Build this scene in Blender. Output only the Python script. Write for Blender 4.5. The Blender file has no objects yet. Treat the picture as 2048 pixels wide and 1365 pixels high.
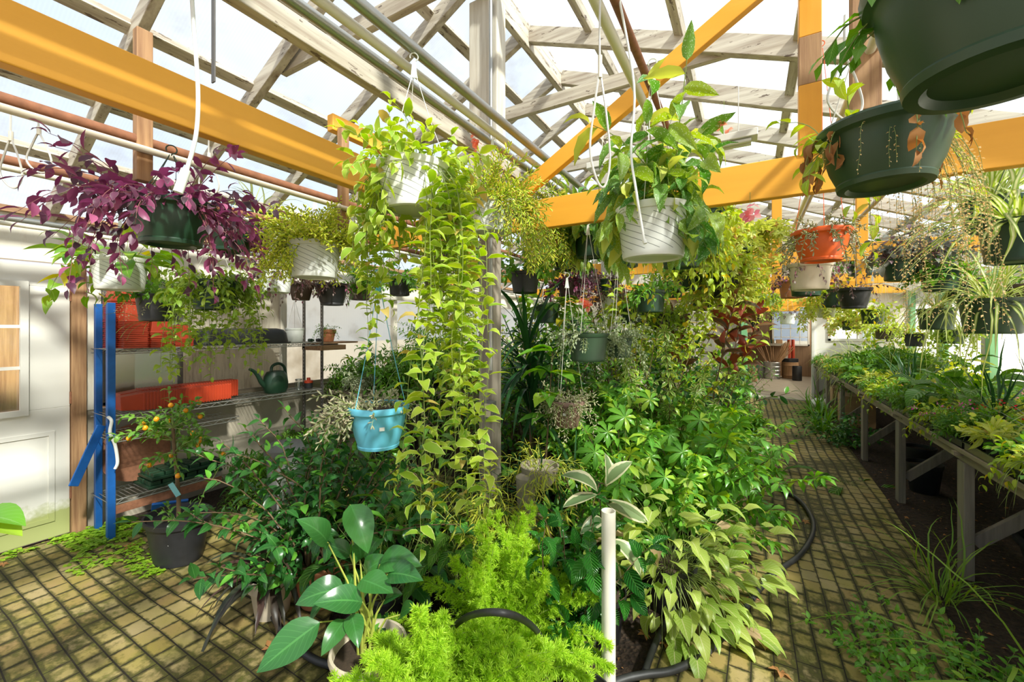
import bpy, math, random
import numpy as np
from mathutils import Vector, Matrix
C = bpy.context.scene.collection
random.seed(7)
rng = np.random.default_rng(7)
PI = math.pi

# ------------------------------------------------------------------ camera
FPX = 823.0            # focal length in pixels of the 2048 x 1365 frame
CZ = 1.58              # camera height
TH = math.radians(30)  # the house runs along +Y, the camera looks 30 degrees left of it
HOR = 655.0
cam_data = bpy.data.cameras.new('camera')
cam_data.sensor_width = 36.0
cam_data.lens = FPX / 2048 * 36
cam_data.shift_y = (HOR - 682.5) / 2048
cam_data.clip_start = 0.05
cam_data.clip_end = 300
cam = bpy.data.objects.new('camera', cam_data)
C.objects.link(cam)
cam.location = (0, 0, CZ)
cam.rotation_euler = (PI / 2, 0, TH)
bpy.context.scene.camera = cam

# ------------------------------------------------------------------ light and exposure
sc = bpy.context.scene
sc.view_settings.view_transform = 'Standard'
sc.view_settings.look = 'None'
sc.view_settings.gamma = 1
sc.view_settings.use_curve_mapping = False
sc.view_settings.exposure = 0.42
sc.cycles.max_bounces = 7
sc.cycles.diffuse_bounces = 3
sc.cycles.glossy_bounces = 2
sc.cycles.transmission_bounces = 5
sc.cycles.transparent_max_bounces = 12
sc.cycles.sample_clamp_indirect = 6
sc.cycles.caustics_reflective = False
sc.cycles.caustics_refractive = False
sc.cycles.use_denoising = True

world = bpy.data.worlds.new('sky')
sc.world = world
world.use_nodes = True
wt = world.node_tree
wt.nodes.clear()
def wn(t, **k):
    n = wt.nodes.new(t)
    for a, b in k.items(): setattr(n, a, b)
    return n
w_out = wn('ShaderNodeOutputWorld'); w_bg = wn('ShaderNodeBackground')
w_tc = wn('ShaderNodeTexCoord'); w_no = wn('ShaderNodeTexNoise'); w_r = wn('ShaderNodeValToRGB')
w_no.inputs['Scale'].default_value = 2.2; w_no.inputs['Detail'].default_value = 5
w_r.color_ramp.elements[0].position = .38; w_r.color_ramp.elements[0].color = (.56, .72, 1, 1)
w_r.color_ramp.elements[1].position = .62; w_r.color_ramp.elements[1].color = (1, 1, 1, 1)
wt.links.new(w_tc.outputs['Generated'], w_no.inputs['Vector'])
wt.links.new(w_no.outputs['Fac'], w_r.inputs['Fac'])
wt.links.new(w_r.outputs['Color'], w_bg.inputs['Color'])
w_bg.inputs['Strength'].default_value = 0.68
wt.links.new(w_bg.outputs['Background'], w_out.inputs['Surface'])

sun_data = bpy.data.lights.new('sun', 'SUN')
sun_data.energy = 9.5
sun_data.angle = math.radians(3)
sun_data.color = (1.0, .93, .78)
sun = bpy.data.objects.new('sun', sun_data)
C.objects.link(sun)
SUN_FROM = Vector((.72, -.30, .72))
sun.rotation_euler = SUN_FROM.to_track_quat('Z', 'Y').to_euler()
sun.location = (20, -8, 20)

# ------------------------------------------------------------------ helpers: places
cT, sT = math.cos(TH), math.sin(TH)
def at(px, py, d):
    """the point seen at px, py whose distance along the view axis is d metres"""
    u = (px - 1024) / FPX * d
    return Vector((u * cT - d * sT, u * sT + d * cT, CZ + (HOR - py) / FPX * d))
def ground(px, d, z=0.0):
    p = at(px, HOR, d); p.z = z
    return p
def dep(x, y): return -x * sT + y * cT

# ------------------------------------------------------------------ helpers: materials
class NT:
    def __init__(s, name):
        s.m = bpy.data.materials.new(name); s.m.use_nodes = True
        s.t = s.m.node_tree; s.t.nodes.clear()
        s.out = s.t.nodes.new('ShaderNodeOutputMaterial')
    def n(s, ty, ins=None, **k):
        nd = s.t.nodes.new(ty)
        for a, b in k.items(): setattr(nd, a, b)
        for a, b in (ins or {}).items(): s.put(nd.inputs[a], b)
        return nd
    def put(s, sock, v):
        if isinstance(v, bpy.types.NodeSocket): s.t.links.new(v, sock)
        elif isinstance(v, (tuple, list)) and len(v) == 3 and sock.type == 'RGBA': sock.default_value = (*v, 1)
        else: sock.default_value = v
    def mth(s, op, a, b=0.0, c=0.0, clamp=False):
        nd = s.t.nodes.new('ShaderNodeMath'); nd.operation = op; nd.use_clamp = clamp
        for i, v in enumerate((a, b, c)): s.put(nd.inputs[i], v)
        return nd.outputs[0]
    def mix(s, f, a, b, mode='MIX'):
        nd = s.t.nodes.new('ShaderNodeMix'); nd.data_type = 'RGBA'; nd.blend_type = mode
        s.put(nd.inputs[0], f); s.put(nd.inputs[6], a); s.put(nd.inputs[7], b)
        return nd.outputs[2]
    def ramp(s, f, stops):
        nd = s.t.nodes.new('ShaderNodeValToRGB'); s.put(nd.inputs[0], f)
        e = nd.color_ramp.elements
        while len(e) < len(stops): e.new(.5)
        for el, (p, c) in zip(e, stops):
            el.position = p; el.color = (*c, 1) if len(c) == 3 else c
        return nd.outputs[0]
    def noise(s, scale, detail=3, vec=None, rough=.5, out='Fac'):
        nd = s.t.nodes.new('ShaderNodeTexNoise')
        nd.inputs['Scale'].default_value = scale; nd.inputs['Detail'].default_value = detail
        nd.inputs['Roughness'].default_value = rough
        if vec is not None: s.put(nd.inputs['Vector'], vec)
        return nd.outputs[out]
    def coord(s, which='Object', scale=(1, 1, 1), rot=(0, 0, 0)):
        tc = s.t.nodes.new('ShaderNodeTexCoord'); mp = s.t.nodes.new('ShaderNodeMapping')
        mp.inputs['Scale'].default_value = scale; mp.inputs['Rotation'].default_value = rot
        s.t.links.new(tc.outputs[which], mp.inputs[0]); return mp.outputs[0]
    def bump(s, h, dist=.01, strength=1.0):
        nd = s.t.nodes.new('ShaderNodeBump'); nd.inputs['Distance'].default_value = dist
        nd.inputs['Strength'].default_value = strength; s.put(nd.inputs['Height'], h)
        return nd.outputs[0]
    def bsdf(s, col, rough=.6, metal=0.0, normal=None, spec=.5, **kw):
        nd = s.n('ShaderNodeBsdfPrincipled', {'Base Color': col, 'Roughness': rough, 'Metallic': metal, 'Specular IOR Level': spec})
        for a, b in kw.items(): s.put(nd.inputs[a.replace('_', ' ')], b)
        if normal is not None: s.put(nd.inputs['Normal'], normal)
        return nd.outputs[0]
    def end(s, sh):
        s.t.links.new(sh, s.out.inputs[0]); return s.m

def m_plain(name, col, rough=.5, metal=0, var=.12, scale=30, bump=0.0, spec=.5):
    t = NT(name); v = t.coord()
    n = t.noise(scale, 4, v)
    c = t.mix(t.mth('MULTIPLY', n, 1.0), tuple(x * (1 - var) for x in col), tuple(min(1, x * (1 + var)) for x in col))
    return t.end(t.bsdf(c, rough, metal, t.bump(n, .002, bump) if bump else None, spec))

def m_wood(name, col, dark, scale=(2, 2, 2), grain=14, rough=.7, peel=None, peel_at=.55, axis=0):
    t = NT(name)
    sc3 = [grain, grain, grain]; sc3[axis] = grain * .06
    v = t.coord('Object', tuple(sc3))
    g = t.noise(2.0, 5, v, .6)
    big = t.noise(2.3, 3, t.coord('Object'))
    c = t.ramp(g, [(.3, dark), (.62, col)])
    c = t.mix(t.mth('MULTIPLY', big, .25), c, dark)
    if peel:
        v2 = t.coord('Object', tuple((6 if i == axis else 26) for i in range(3)))
        pk = t.mth('GREATER_THAN', t.noise(1.4, 6, v2, .68), peel_at)
        c = t.mix(pk, c, peel)
    return t.end(t.bsdf(c, rough, 0, t.bump(g, .003, .5)))

def m_leaf(name, c1, c2, vein=None, edge=None, centre=None, spot=None, stripes=None, tip=None, old=None,
           rough=.42, trans=.38, under=None, edge_at=.36, spec=.4, ribs=0.0, spot_scale=16):
    t = NT(name)
    gi = t.n('ShaderNodeNewGeometry')
    r = gi.outputs['Random Per Island']
    uv = t.n('ShaderNodeUVMap'); sp = t.n('ShaderNodeSeparateXYZ', {0: uv.outputs[0]})
    u, v = sp.outputs[0], sp.outputs[1]
    a = t.mth('ABSOLUTE', t.mth('SUBTRACT', u, .5))
    c = t.mix(r, c1, c2)
    if centre:
        f = t.mth('MULTIPLY', t.mth('SUBTRACT', .3, a), 5.0, clamp=True)
        c = t.mix(f, c, centre)
    if edge:
        j = t.mth('ADD', edge_at - .09, t.mth('MULTIPLY', t.noise(7, 2, t.n('ShaderNodeVectorMath', {0: uv.outputs[0], 1: t.n('ShaderNodeCombineXYZ', {0: r, 1: r}).outputs[0]}).outputs[0]), .18))
        f = t.mth('MULTIPLY', t.mth('SUBTRACT', a, j), 30.0, clamp=True)
        c = t.mix(f, c, edge)
    if stripes:
        f = t.mth('GREATER_THAN', t.mth('SINE', t.mth('MULTIPLY', a, 40.0)), .2)
        c = t.mix(f, c, stripes)
    if spot:
        vo = t.n('ShaderNodeTexVoronoi', {'Vector': uv.outputs[0], 'Scale': spot_scale})
        f = t.mth('LESS_THAN', vo.outputs['Distance'], .23)
        c = t.mix(f, c, spot)
    if vein:
        f1 = t.mth('LESS_THAN', a, .03)
        w = t.mth('FRACT', t.mth('SUBTRACT', t.mth('MULTIPLY', v, 9.0), t.mth('MULTIPLY', a, 5.0)))
        f2 = t.mth('MULTIPLY', t.mth('LESS_THAN', w, .13), .45)
        c = t.mix(t.mth('MAXIMUM', f1, f2), c, vein)
    if tip:
        c = t.mix(t.mth('MULTIPLY', t.mth('SUBTRACT', v, .72), 4.0, clamp=True), c, tip)
    if old:
        c = t.mix(t.mth('GREATER_THAN', r, old[1]), c, old[0])
    if under:
        c = t.mix(gi.outputs['Backfacing'], c, under)
    nrm = None
    if ribs:
        w2 = t.mth('SINE', t.mth('MULTIPLY', t.mth('SUBTRACT', t.mth('MULTIPLY', v, 9.0), t.mth('MULTIPLY', a, 5.0)), 6.283))
        nrm = t.bump(t.mth('ADD', w2, t.mth('MULTIPLY', a, 6.0)), ribs, .7)
    b = t.bsdf(c, rough, 0, nrm, spec)
    hs = t.n('ShaderNodeHueSaturation', {'Hue': .485, 'Saturation': 1.12, 'Value': 1.5, 'Color': c})
    tr = t.n('ShaderNodeBsdfTranslucent', {0: hs.outputs[0]})
    mx = t.n('ShaderNodeMixShader', {0: trans, 1: b, 2: tr.outputs[0]})
    return t.end(mx.outputs[0])

# ------------------------------------------------------------------ helpers: meshes
class MB:
    """collects boxes, bars, tubes and turned shapes into one mesh"""
    def __init__(s): s.v = []; s.f = []; s.uv = None
    def add(s, vs, fs):
        o = len(s.v); s.v.extend([tuple(p) for p in vs]); s.f.extend([tuple(i + o for i in f) for f in fs]); return s
    def box(s, c, size, rz=0.0, M=None):
        x, y, z = size[0] / 2, size[1] / 2, size[2] / 2
        pts = [Vector((a * x, b * y, d * z)) for a in (-1, 1) for b in (-1, 1) for d in (-1, 1)]
        if M is None: M = Matrix.Rotation(rz, 4, 'Z')
        pts = [M @ p + Vector(c) for p in pts]
        return s.add(pts, [(0, 1, 3, 2), (4, 6, 7, 5), (0, 4, 5, 1), (2, 3, 7, 6), (0, 2, 6, 4), (1, 5, 7, 3)])
    def bb(s, a, b):
        return s.box([(a[i] + b[i]) / 2 for i in range(3)], [abs(b[i] - a[i]) for i in range(3)])
    def beam(s, p0, p1, w, h, up=(0, 0, 1)):
        p0, p1 = Vector(p0), Vector(p1); d = (p1 - p0).normalized()
        side = d.cross(Vector(up)).normalized(); u = side.cross(d).normalized()
        pts = [q + side * (a * w / 2) + u * (b * h / 2) for q in (p0, p1) for a, b in ((-1, -1), (1, -1), (1, 1), (-1, 1))]
        return s.add(pts, [(0, 1, 2, 3), (7, 6, 5, 4), (0, 4, 5, 1), (1, 5, 6, 2), (2, 6, 7, 3), (3, 7, 4, 0)])
    def tube(s, path, r, k=8, cap=True, r1=None):
        P = [Vector(p) for p in path]; n = len(P); o = len(s.v); prev = None
        for i, p in enumerate(P):
            d = (P[min(i + 1, n - 1)] - P[max(i - 1, 0)])
            d = d.normalized() if d.length > 1e-9 else Vector((0, 0, 1))
            if prev is None:
                a = d.orthogonal().normalized()
            else:
                a = (prev - d * prev.dot(d)); a = a.normalized() if a.length > 1e-6 else d.orthogonal().normalized()
            prev = a; b = d.cross(a)
            rr = r if r1 is None else r + (r1 - r) * i / max(1, n - 1)
            for j in range(k):
                q = 2 * PI * j / k
                s.v.append(tuple(p + a * (rr * math.cos(q)) + b * (rr * math.sin(q))))
        for i in range(n - 1):
            for j in range(k):
                j2 = (j + 1) % k
                s.f.append((o + i * k + j, o + i * k + j2, o + (i + 1) * k + j2, o + (i + 1) * k + j))
        if cap:
            s.f.append(tuple(o + j for j in reversed(range(k)))); s.f.append(tuple(o + (n - 1) * k + j for j in range(k)))
        return s
    def lathe(s, prof, k=32, c=(0, 0, 0), sx=1.0, sy=1.0, close=False, fn=None):
        o = len(s.v); n = len(prof)
        for i, (r, z) in enumerate(prof):
            for j in range(k):
                q = 2 * PI * j / k
                rr = r * (fn(q, z) if fn else 1)
                s.v.append((c[0] + rr * math.cos(q) * sx, c[1] + rr * math.sin(q) * sy, c[2] + z))
        for i in range(n - 1):
            for j in range(k):
                j2 = (j + 1) % k
                s.f.append((o + i * k + j, o + i * k + j2, o + (i + 1) * k + j2, o + (i + 1) * k + j))
        s.f.append(tuple(o + j for j in reversed(range(k))))
        if close: s.f.append(tuple(o + (n - 1) * k + j for j in range(k)))
        return s
    def ico(s, c, r, sub=1, sq=(1, 1, 1)):
        import bmesh
        bm = bmesh.new(); bmesh.ops.create_icosphere(bm, subdivisions=sub, radius=1)
        vs = [(c[0] + v.co.x * r * sq[0], c[1] + v.co.y * r * sq[1], c[2] + v.co.z * r * sq[2]) for v in bm.verts]
        fs = [tuple(v.index for v in f.verts) for f in bm.faces]; bm.free()
        return s.add(vs, fs)
    def build(s, name, mat, parent=None, smooth=False, bevel=0.0, loc=None):
        me = bpy.data.meshes.new(name); me.from_pydata(s.v, [], s.f); me.update()
        me.materials.append(mat)
        if smooth:
            me.polygons.foreach_set('use_smooth', [True] * len(me.polygons))
            me.set_sharp_from_angle(angle=math.radians(38))
        o = bpy.data.objects.new(name, me); C.objects.link(o)
        if parent: o.parent = parent; kid(parent, o)
        if loc: o.location = loc
        if bevel:
            b = o.modifiers.new('bevel', 'BEVEL'); b.width = bevel; b.segments = 2; b.limit_method = 'ANGLE'
        return o

def tag(o, label=None, cat=None, group=None, kind=None):
    if label: o['label'] = label
    if cat: o['category'] = cat
    if group: o['group'] = group
    if kind: o['kind'] = kind
    return o
def empty(name, loc, label, cat, group=None, rz=0.0):
    o = bpy.data.objects.new(name, None); C.objects.link(o)
    o.location = loc; o.rotation_euler = (0, 0, rz); o.empty_display_size = .1
    return tag(o, label, cat, group)
def struct(o, label=None):
    o['kind'] = 'structure'
    if label: o['label'] = label
    return o
def copy_tree(o, loc=None, rz=None, scale=None, label=None, group=None):
    c = o.copy(); C.objects.link(c)
    if loc is not None: c.location = loc
    if rz is not None: c.rotation_euler = (0, 0, rz)
    if scale is not None: c.scale = (scale,) * 3
    if label: c['label'] = label
    if group: c['group'] = group
    def rec(a, b):
        for ch in KIDS.get(a.name, []):
            d = ch.copy(); C.objects.link(d); d.parent = b
            KIDS.setdefault(b.name, []).append(d)
            rec(ch, d)
    rec(o, c)
    return c
KIDS = {}
def kid(parent, o):
    KIDS.setdefault(parent.name, []).append(o); return o

# ------------------------------------------------------------------ helpers: leaves
def outline(kind, t):
    if kind == 'ovate':  return math.sin(PI * min(1, t ** .72)) ** .9
    if kind == 'ellip':  return math.sin(PI * t) ** .75
    if kind == 'obov':   return math.sin(PI * t ** 1.35) ** .8
    if kind == 'lance':  return math.sin(PI * t ** .8) ** 1.0
    if kind == 'heart':  return (1 - t) ** .75 * (1.0 if t > .12 else .78 + 1.8 * t) if t > 0 else .55
    if kind == 'arrow':  return (1 - t) ** .9 * (1.05 if t > .2 else .75 + 1.5 * t) if t > 0 else .5
    if kind == 'strap':  return min(1, .55 + t * 3) * (1 - t ** 5) ** .8
    return 1
def leaf_tpl(kind='ovate', w=.5, droop=.5, fold=.3, seg=5, wave=0.0, rows=3, lobe=0.0):
    vs, uv, q = [], [], []
    x = z = 0.0; ang = droop * -.35
    ys = [-1, 0, 1] if rows == 3 else [-1, -.5, 0, .5, 1]
    for i in range(seg + 1):
        t = i / seg
        hw = max(.012, outline(kind, t)) * w / 2
        for y in ys:
            ph = (i % 2) * wave * abs(y)
            xx = x
            if kind in ('heart', 'arrow') and i == 0: xx = x - abs(y) * (.16 if kind == 'heart' else .2)
            vs.append((xx, y * hw, z + fold * abs(y) * hw + ph)); uv.append((.5 + y * .5, t))
        x += math.cos(ang) / seg; z -= math.sin(ang) / seg; ang += droop / seg * 1.6
    k = len(ys)
    for i in range(seg):
        for j in range(k - 1):
            a = i * k + j; q.append((a, a + k, a + k + 1, a + 1))
    v = np.array(vs, dtype=np.float64); return (v, np.array(uv), np.array(q))
def merge_tpl(items):
    V, U, Q = [], [], []; o = 0
    for (v, u, q), M in items:
        M = np.array(M); vv = v @ M[:3, :3].T + M[:3, 3]
        V.append(vv); U.append(u); Q.append(q + o); o += len(v)
    return np.concatenate(V), np.concatenate(U), np.concatenate(Q)
def palm_tpl(n=7, w=.36, kind='obov', span=2 * PI, pitch=-.25, seg=3, droop=.7):
    L = leaf_tpl(kind, w, droop, .35, seg); it = []
    for i in range(n):
        a = span * (i - (n - 1) / 2) / n
        s = .75 + .25 * math.cos(a * .8)
        it.append((L, Matrix.Rotation(a, 4, 'Z') @ Matrix.Rotation(-pitch, 4, 'Y') @ Matrix.Scale(s, 4)))
    return merge_tpl(it)
def needle_tpl(n=9, w=.12, seed=1, spread=1.1):
    r = random.Random(seed); it = []
    L = (np.array([(0, 0, 0), (.5, -w / 2, 0), (1, 0, 0), (.5, w / 2, 0)], float), np.array([(.5, 0), (0, .5), (.5, 1), (1, .5)]), np.array([(0, 1, 2, 3)]))
    for i in range(n):
        it.append((L, Matrix.Rotation(r.uniform(0, 2 * PI), 4, 'X') @ Matrix.Rotation(r.uniform(.15, 1) * spread, 4, 'Y') @ Matrix.Rotation(r.uniform(0, 3), 4, 'X') @ Matrix.Scale(r.uniform(.6, 1), 4)))
    return merge_tpl(it)
def fat_tpl(w=.38):
    P = [(0, 0, 0)]; vs = [(0, 0, 0)]; uv = [(.5, 0)]; q = []
    ring = lambda x, r: [(x, r, 0), (x, 0, r * .6), (x, -r, 0), (x, 0, -r * .6)]
    vs = ring(0, .03) + ring(.35, w * .36) + ring(.72, w * .5) + ring(1, .03)
    uv = [(.5, .0)] * 4 + [(.3, .35)] * 4 + [(.3, .72)] * 4 + [(.5, 1)] * 4
    for i in range(3):
        for j in range(4):
            q.append((i * 4 + j, i * 4 + (j + 1) % 4, i * 4 + 4 + (j + 1) % 4, i * 4 + 4 + j))
    return np.array(vs, float), np.array(uv), np.array(q)[:, ::-1]

T = {
    'ovate': [leaf_tpl('ovate', .46, d, .3, 4) for d in (.3, .8, 1.3)],
    'ovfine': [leaf_tpl('ovate', .44, d, .28, 8, .012, 5) for d in (.4, .9, 1.3)],
    'glossy': [leaf_tpl('ovate', .5, d, .22, 9, .035, 5) for d in (.6, 1.0, 1.4)],
    'ellip': [leaf_tpl('ellip', .42, d, .3, 4) for d in (.2, .7, 1.1)],
    'big': [leaf_tpl('ovate', .56, d, .28, 9, .004, 5) for d in (.25, .6, .95)],
    'rubber': [leaf_tpl('ellip', .4, d, .35, 8, .004, 5) for d in (.2, .5, .9)],
    'heart': [leaf_tpl('heart', .8, d, .18, 5) for d in (.4, .9, 1.3)],
    'arrow': [leaf_tpl('arrow', .78, d, .3, 6, .02) for d in (.5, 1.0, 1.5)],
    'lance': [leaf_tpl('lance', .24, d, .35, 4) for d in (.3, .8, 1.2)],
    'wing': [leaf_tpl('ovate', .36, d, .35, 7, .03, 5) for d in (.3, .7, 1.1)],
    'round': [leaf_tpl('ellip', .85, d, .2, 4) for d in (.2, .5)],
    'small': [leaf_tpl('ellip', .5, d, .3, 2) for d in (.3, .8)],
    'thin': [leaf_tpl('lance', .09, d, .3, 3) for d in (.2, .7, 1.2)],
    'palm': [palm_tpl(7, .32, droop=.9), palm_tpl(8, .32, pitch=-.15), palm_tpl(7, .33, pitch=-.4)],
    'palmb': [palm_tpl(7, .42, 'ovate', seg=5, droop=1.0, pitch=-.1)],
    'needle': [needle_tpl(9, .13, i) for i in range(4)],
    'fat': [fat_tpl(.42)], 'fatthin': [fat_tpl(.26)],
    'maple': [palm_tpl(5, .5, 'ovate', span=2 * PI * .9, pitch=0, seg=2, droop=.5)],
}

class Fol:
    """collects leaves, ribbons and thin stems of one plant"""
    def __init__(s, seed=0):
        s.r = random.Random(seed); s.L = {}; s.S = []; s.R = []
    def leaf(s, tpl, pos, d, n, size):
        k = s.r.randrange(len(T[tpl]))
        s.L.setdefault((tpl, k), []).append((*pos, *d, *n, size))
    def path(s, p, d, L, grav=0.0, n=8, wob=.12):
        p = Vector(p); d = Vector(d).normalized(); out = [p.copy()]
        for i in range(n):
            d = d + Vector((s.r.gauss(0, wob), s.r.gauss(0, wob), s.r.gauss(0, wob * .6))) / math.sqrt(n) + Vector((0, 0, -grav / n))
            d.normalize(); p = p + d * (L / n); out.append(p.copy())
        return out
    def tube(s, pts, r): s.S.append((pts, r))
    def ribbon(s, pts, w, n=None, fold=.3): s.R.append((pts, w, fold))
    def leaves_along(s, pts, tpl, size, step, ang=1.0, start=.1, pair=False, prof=None, up=.8, sink=.2, tipleaf=True):
        seg = [(pts[i + 1] - pts[i]).length for i in range(len(pts) - 1)]; tot = sum(seg)
        pos = tot * start; phi = s.r.uniform(0, 6.28); acc = 0; i = 0
        while pos < tot:
            while i < len(seg) - 1 and acc + seg[i] < pos: acc += seg[i]; i += 1
            f = (pos - acc) / max(seg[i], 1e-6); p = pts[i].lerp(pts[i + 1], min(1, f)); tn = (pts[i + 1] - pts[i]).normalized()
            a = tn.orthogonal().normalized(); b = tn.cross(a)
            sz = s.r.uniform(*size) * (prof(pos / tot) if prof else 1)
            for k in range(2 if pair else 1):
                q = phi + k * PI; ra = ang * s.r.uniform(.75, 1.2)
                dd = tn * math.cos(ra) + (a * math.cos(q) + b * math.sin(q)) * math.sin(ra) + Vector((0, 0, -sink))
                nn = Vector((s.r.gauss(0, .35), s.r.gauss(0, .35), up))+ (a * math.cos(q) + b * math.sin(q)) * .3
                s.leaf(tpl, p, dd.normalized(), nn, sz)
            phi += 2.4 if not pair else PI / 2 + s.r.gauss(0, .2)
            pos += step * s.r.uniform(.8, 1.25)
        if tipleaf:
            s.leaf(tpl, pts[-1], (pts[-1] - pts[-2]).normalized(), Vector((.1, 0, 1)), size[0])
    def mesh(s, name):
        V, U, Q = [], [], []; o = 0
        for (tp, k), lst in s.L.items():
            v, u, q = T[tp][k]; A = np.array(lst, dtype=np.float64); m = len(A)
            X = A[:, 3:6]; X /= np.linalg.norm(X, axis=1)[:, None]
            N = A[:, 6:9]; N = N - X * np.sum(N * X, axis=1)[:, None]
            ln = np.linalg.norm(N, axis=1); bad = ln < 1e-4; N[bad] = np.cross(X[bad], [1, .3, .2]); ln = np.linalg.norm(N, axis=1)
            N /= ln[:, None]; Y = np.cross(N, X)
            R = np.stack([X, Y, N], axis=1)
            W = np.einsum('vi,mij->mvj', v, R) * A[:, 9][:, None, None] + A[:, 0:3][:, None, :]
            V.append(W.reshape(-1, 3)); U.append(np.tile(u, (m, 1)))
            Q.append((q[None] + (np.arange(m) * len(v))[:, None, None]).reshape(-1, 4) + o); o += m * len(v)
        for pts, w, fold in s.R:
            n = len(pts); vs = []; uu = []
            side = None
            for i, p in enumerate(pts):
                d = (pts[min(i + 1, n - 1)] - pts[max(i - 1, 0)]).normalized()
                sd = d.cross(Vector((0, 0, 1)))
                if sd.length < .15: sd = side if side is not None else d.orthogonal()
                sd = sd.normalized()
                if side is not None and sd.dot(side) < 0: sd = -sd
                side = sd; nn = sd.cross(d)
                t = i / (n - 1); ww = w / 2 * min(1, .5 + t * 3) * max(.03, (1 - t ** 3))
                for y in (-1, 0, 1):
                    vs.append(p + sd * (y * ww) + nn * (abs(y) * ww * fold)); uu.append((.5 + y * .5, t))
            V.append(np.array([tuple(x) for x in vs])); U.append(np.array(uu))
            Q.append(np.array([(i * 3 + j, i * 3 + j + 1, i * 3 + j + 4, i * 3 + j + 3) for i in range(n - 1) for j in range(2)]) + o); o += len(vs)
        V = np.concatenate(V); U = np.concatenate(U); Q = np.concatenate(Q)
        me = bpy.data.meshes.new(name); me.vertices.add(len(V)); me.vertices.foreach_set('co', V.astype(np.float32).ravel())
        me.loops.add(len(Q) * 4); me.loops.foreach_set('vertex_index', Q.astype(np.int32).ravel())
        me.polygons.add(len(Q)); me.polygons.foreach_set('loop_start', (np.arange(len(Q)) * 4).astype(np.int32))
        try: me.polygons.foreach_set('loop_total', np.full(len(Q), 4, np.int32))
        except Exception: pass
        me.update(calc_edges=True)
        ul = me.uv_layers.new(name='UVMap'); ul.data.foreach_set('uv', U[Q.ravel()].astype(np.float32).ravel())
        me.polygons.foreach_set('use_smooth', np.ones(len(Q), bool))
        return me
    def build(s, mat, parent, name='foliage', stem_mat=None, stem_name='stems'):
        me = s.mesh(name); me.materials.append(mat)
        o = bpy.data.objects.new(name, me); C.objects.link(o); o.parent = parent; kid(parent, o)
        if s.S:
            mb = MB()
            for pts, r in s.S: mb.tube(pts, r, 4, True, r * .45)
            mb.build(stem_name, stem_mat or M['stem'], parent, True)
        return o

# ------------------------------------------------------------------ materials
M = {}
M['stem'] = m_plain('stem_green', (.20, .26, .06), .6)
M['stem_brown'] = m_plain('stem_brown', (.16, .10, .05), .8)
M['stem_purple'] = m_plain('stem_purple', (.24, .09, .09), .6)
M['soil'] = m_plain('potting_soil', (.045, .028, .016), .95, var=.6, scale=90, bump=1)
M['grey_wood'] = m_wood('weathered_painted_timber', (.62, .57, .47), (.30, .24, .18), peel=(.16, .12, .09), peel_at=.62)
M['grey_wood_y'] = m_wood('weathered_painted_timber_long', (.62, .57, .47), (.30, .24, .18), peel=(.16, .12, .09), peel_at=.60, axis=1)
M['grey_wood_z'] = m_wood('weathered_painted_timber_upright', (.70, .66, .57), (.48, .42, .33), peel=(.2, .16, .12), peel_at=.68, axis=2)
M['post_wood'] = m_wood('grey_brown_post', (.36, .31, .25), (.2, .165, .13), axis=2)
M['bench_wood'] = m_wood('grey_bench_timber', (.30, .26, .21), (.17, .145, .12), axis=2)
M['bench_wood_y'] = m_wood('grey_bench_timber_long', (.38, .31, .22), (.19, .15, .11), axis=1)
M['orange'] = m_wood('orange_stained_timber', (.93, .43, .035), (.87, .385, .03), grain=7, rough=.5, axis=0)
M['orange_y'] = m_wood('orange_stained_timber_long', (.95, .46, .045), (.90, .415, .035), grain=7, rough=.5, axis=1)
M['orange_z'] = m_wood('orange_stained_timber_upright', (.92, .42, .035), (.84, .36, .025), grain=7, rough=.5, axis=2)
M['bare_wood'] = m_wood('bare_brown_timber', (.46, .27, .13), (.26, .13, .06), grain=22, axis=2)
M['bare_wood_y'] = m_wood('bare_brown_timber_long', (.40, .23, .12), (.22, .12, .06), grain=22, axis=1)
M['galv'] = m_plain('galvanised_pipe', (.38, .38, .36), .38, .75, scale=14)
M['rust'] = m_plain('rusty_pipe', (.27, .115, .06), .8, .1, .45, 40, .5)
M['pvc'] = m_plain('cream_plastic_pipe', (.74, .70, .58), .38, var=.05)
M['white_plastic'] = m_plain('white_plastic', (.78, .79, .74), .4, var=.04)
M['white_paint'] = m_plain('white_paint', (.74, .72, .66), .45, var=.05, scale=4)
M['cream_plastic'] = m_plain('cream_plastic', (.66, .56, .42), .5, var=.07)
M['black_plastic'] = m_plain('black_plastic', (.022, .022, .024), .45, var=.4, scale=20)
M['black_rubber'] = m_plain('black_rubber', (.03, .03, .03), .5, var=.5, scale=30)
M['grey_plastic'] = m_plain('grey_plastic', (.16, .16, .15), .5)
M['green_plastic'] = m_plain('dark_green_plastic', (.013, .045, .022), .38, var=.25, scale=8)
M['green_plastic2'] = m_plain('mid_green_plastic', (.022, .055, .022), .42, var=.3, scale=6)
M['orange_plastic'] = m_plain('orange_plastic', (.85, .13, .02), .38, var=.06)
M['red_plastic'] = m_plain('brick_red_plastic', (.40, .042, .013), .38, var=.2, scale=9)
M['blue_plastic'] = m_plain('sky_blue_plastic', (.13, .50, .68), .38, var=.06)
M['brown_plastic'] = m_plain('brown_plastic', (.22, .13, .10), .5, var=.1)
M['darkbrown_plastic'] = m_plain('dark_brown_plastic', (.07, .04, .03), .5, var=.1)
M['terracotta'] = m_plain('terracotta', (.52, .20, .09), .75, var=.22, scale=12, bump=.4)
M['stone'] = m_plain('grey_stone', (.27, .23, .17), .85, var=.35, scale=40, bump=1)
M['blue_steel'] = m_plain('blue_painted_steel', (.015, .12, .42), .4, .2, .2, 25)
M['steel'] = m_plain('dull_steel', (.5, .49, .46), .38, .8, .15)
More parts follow.
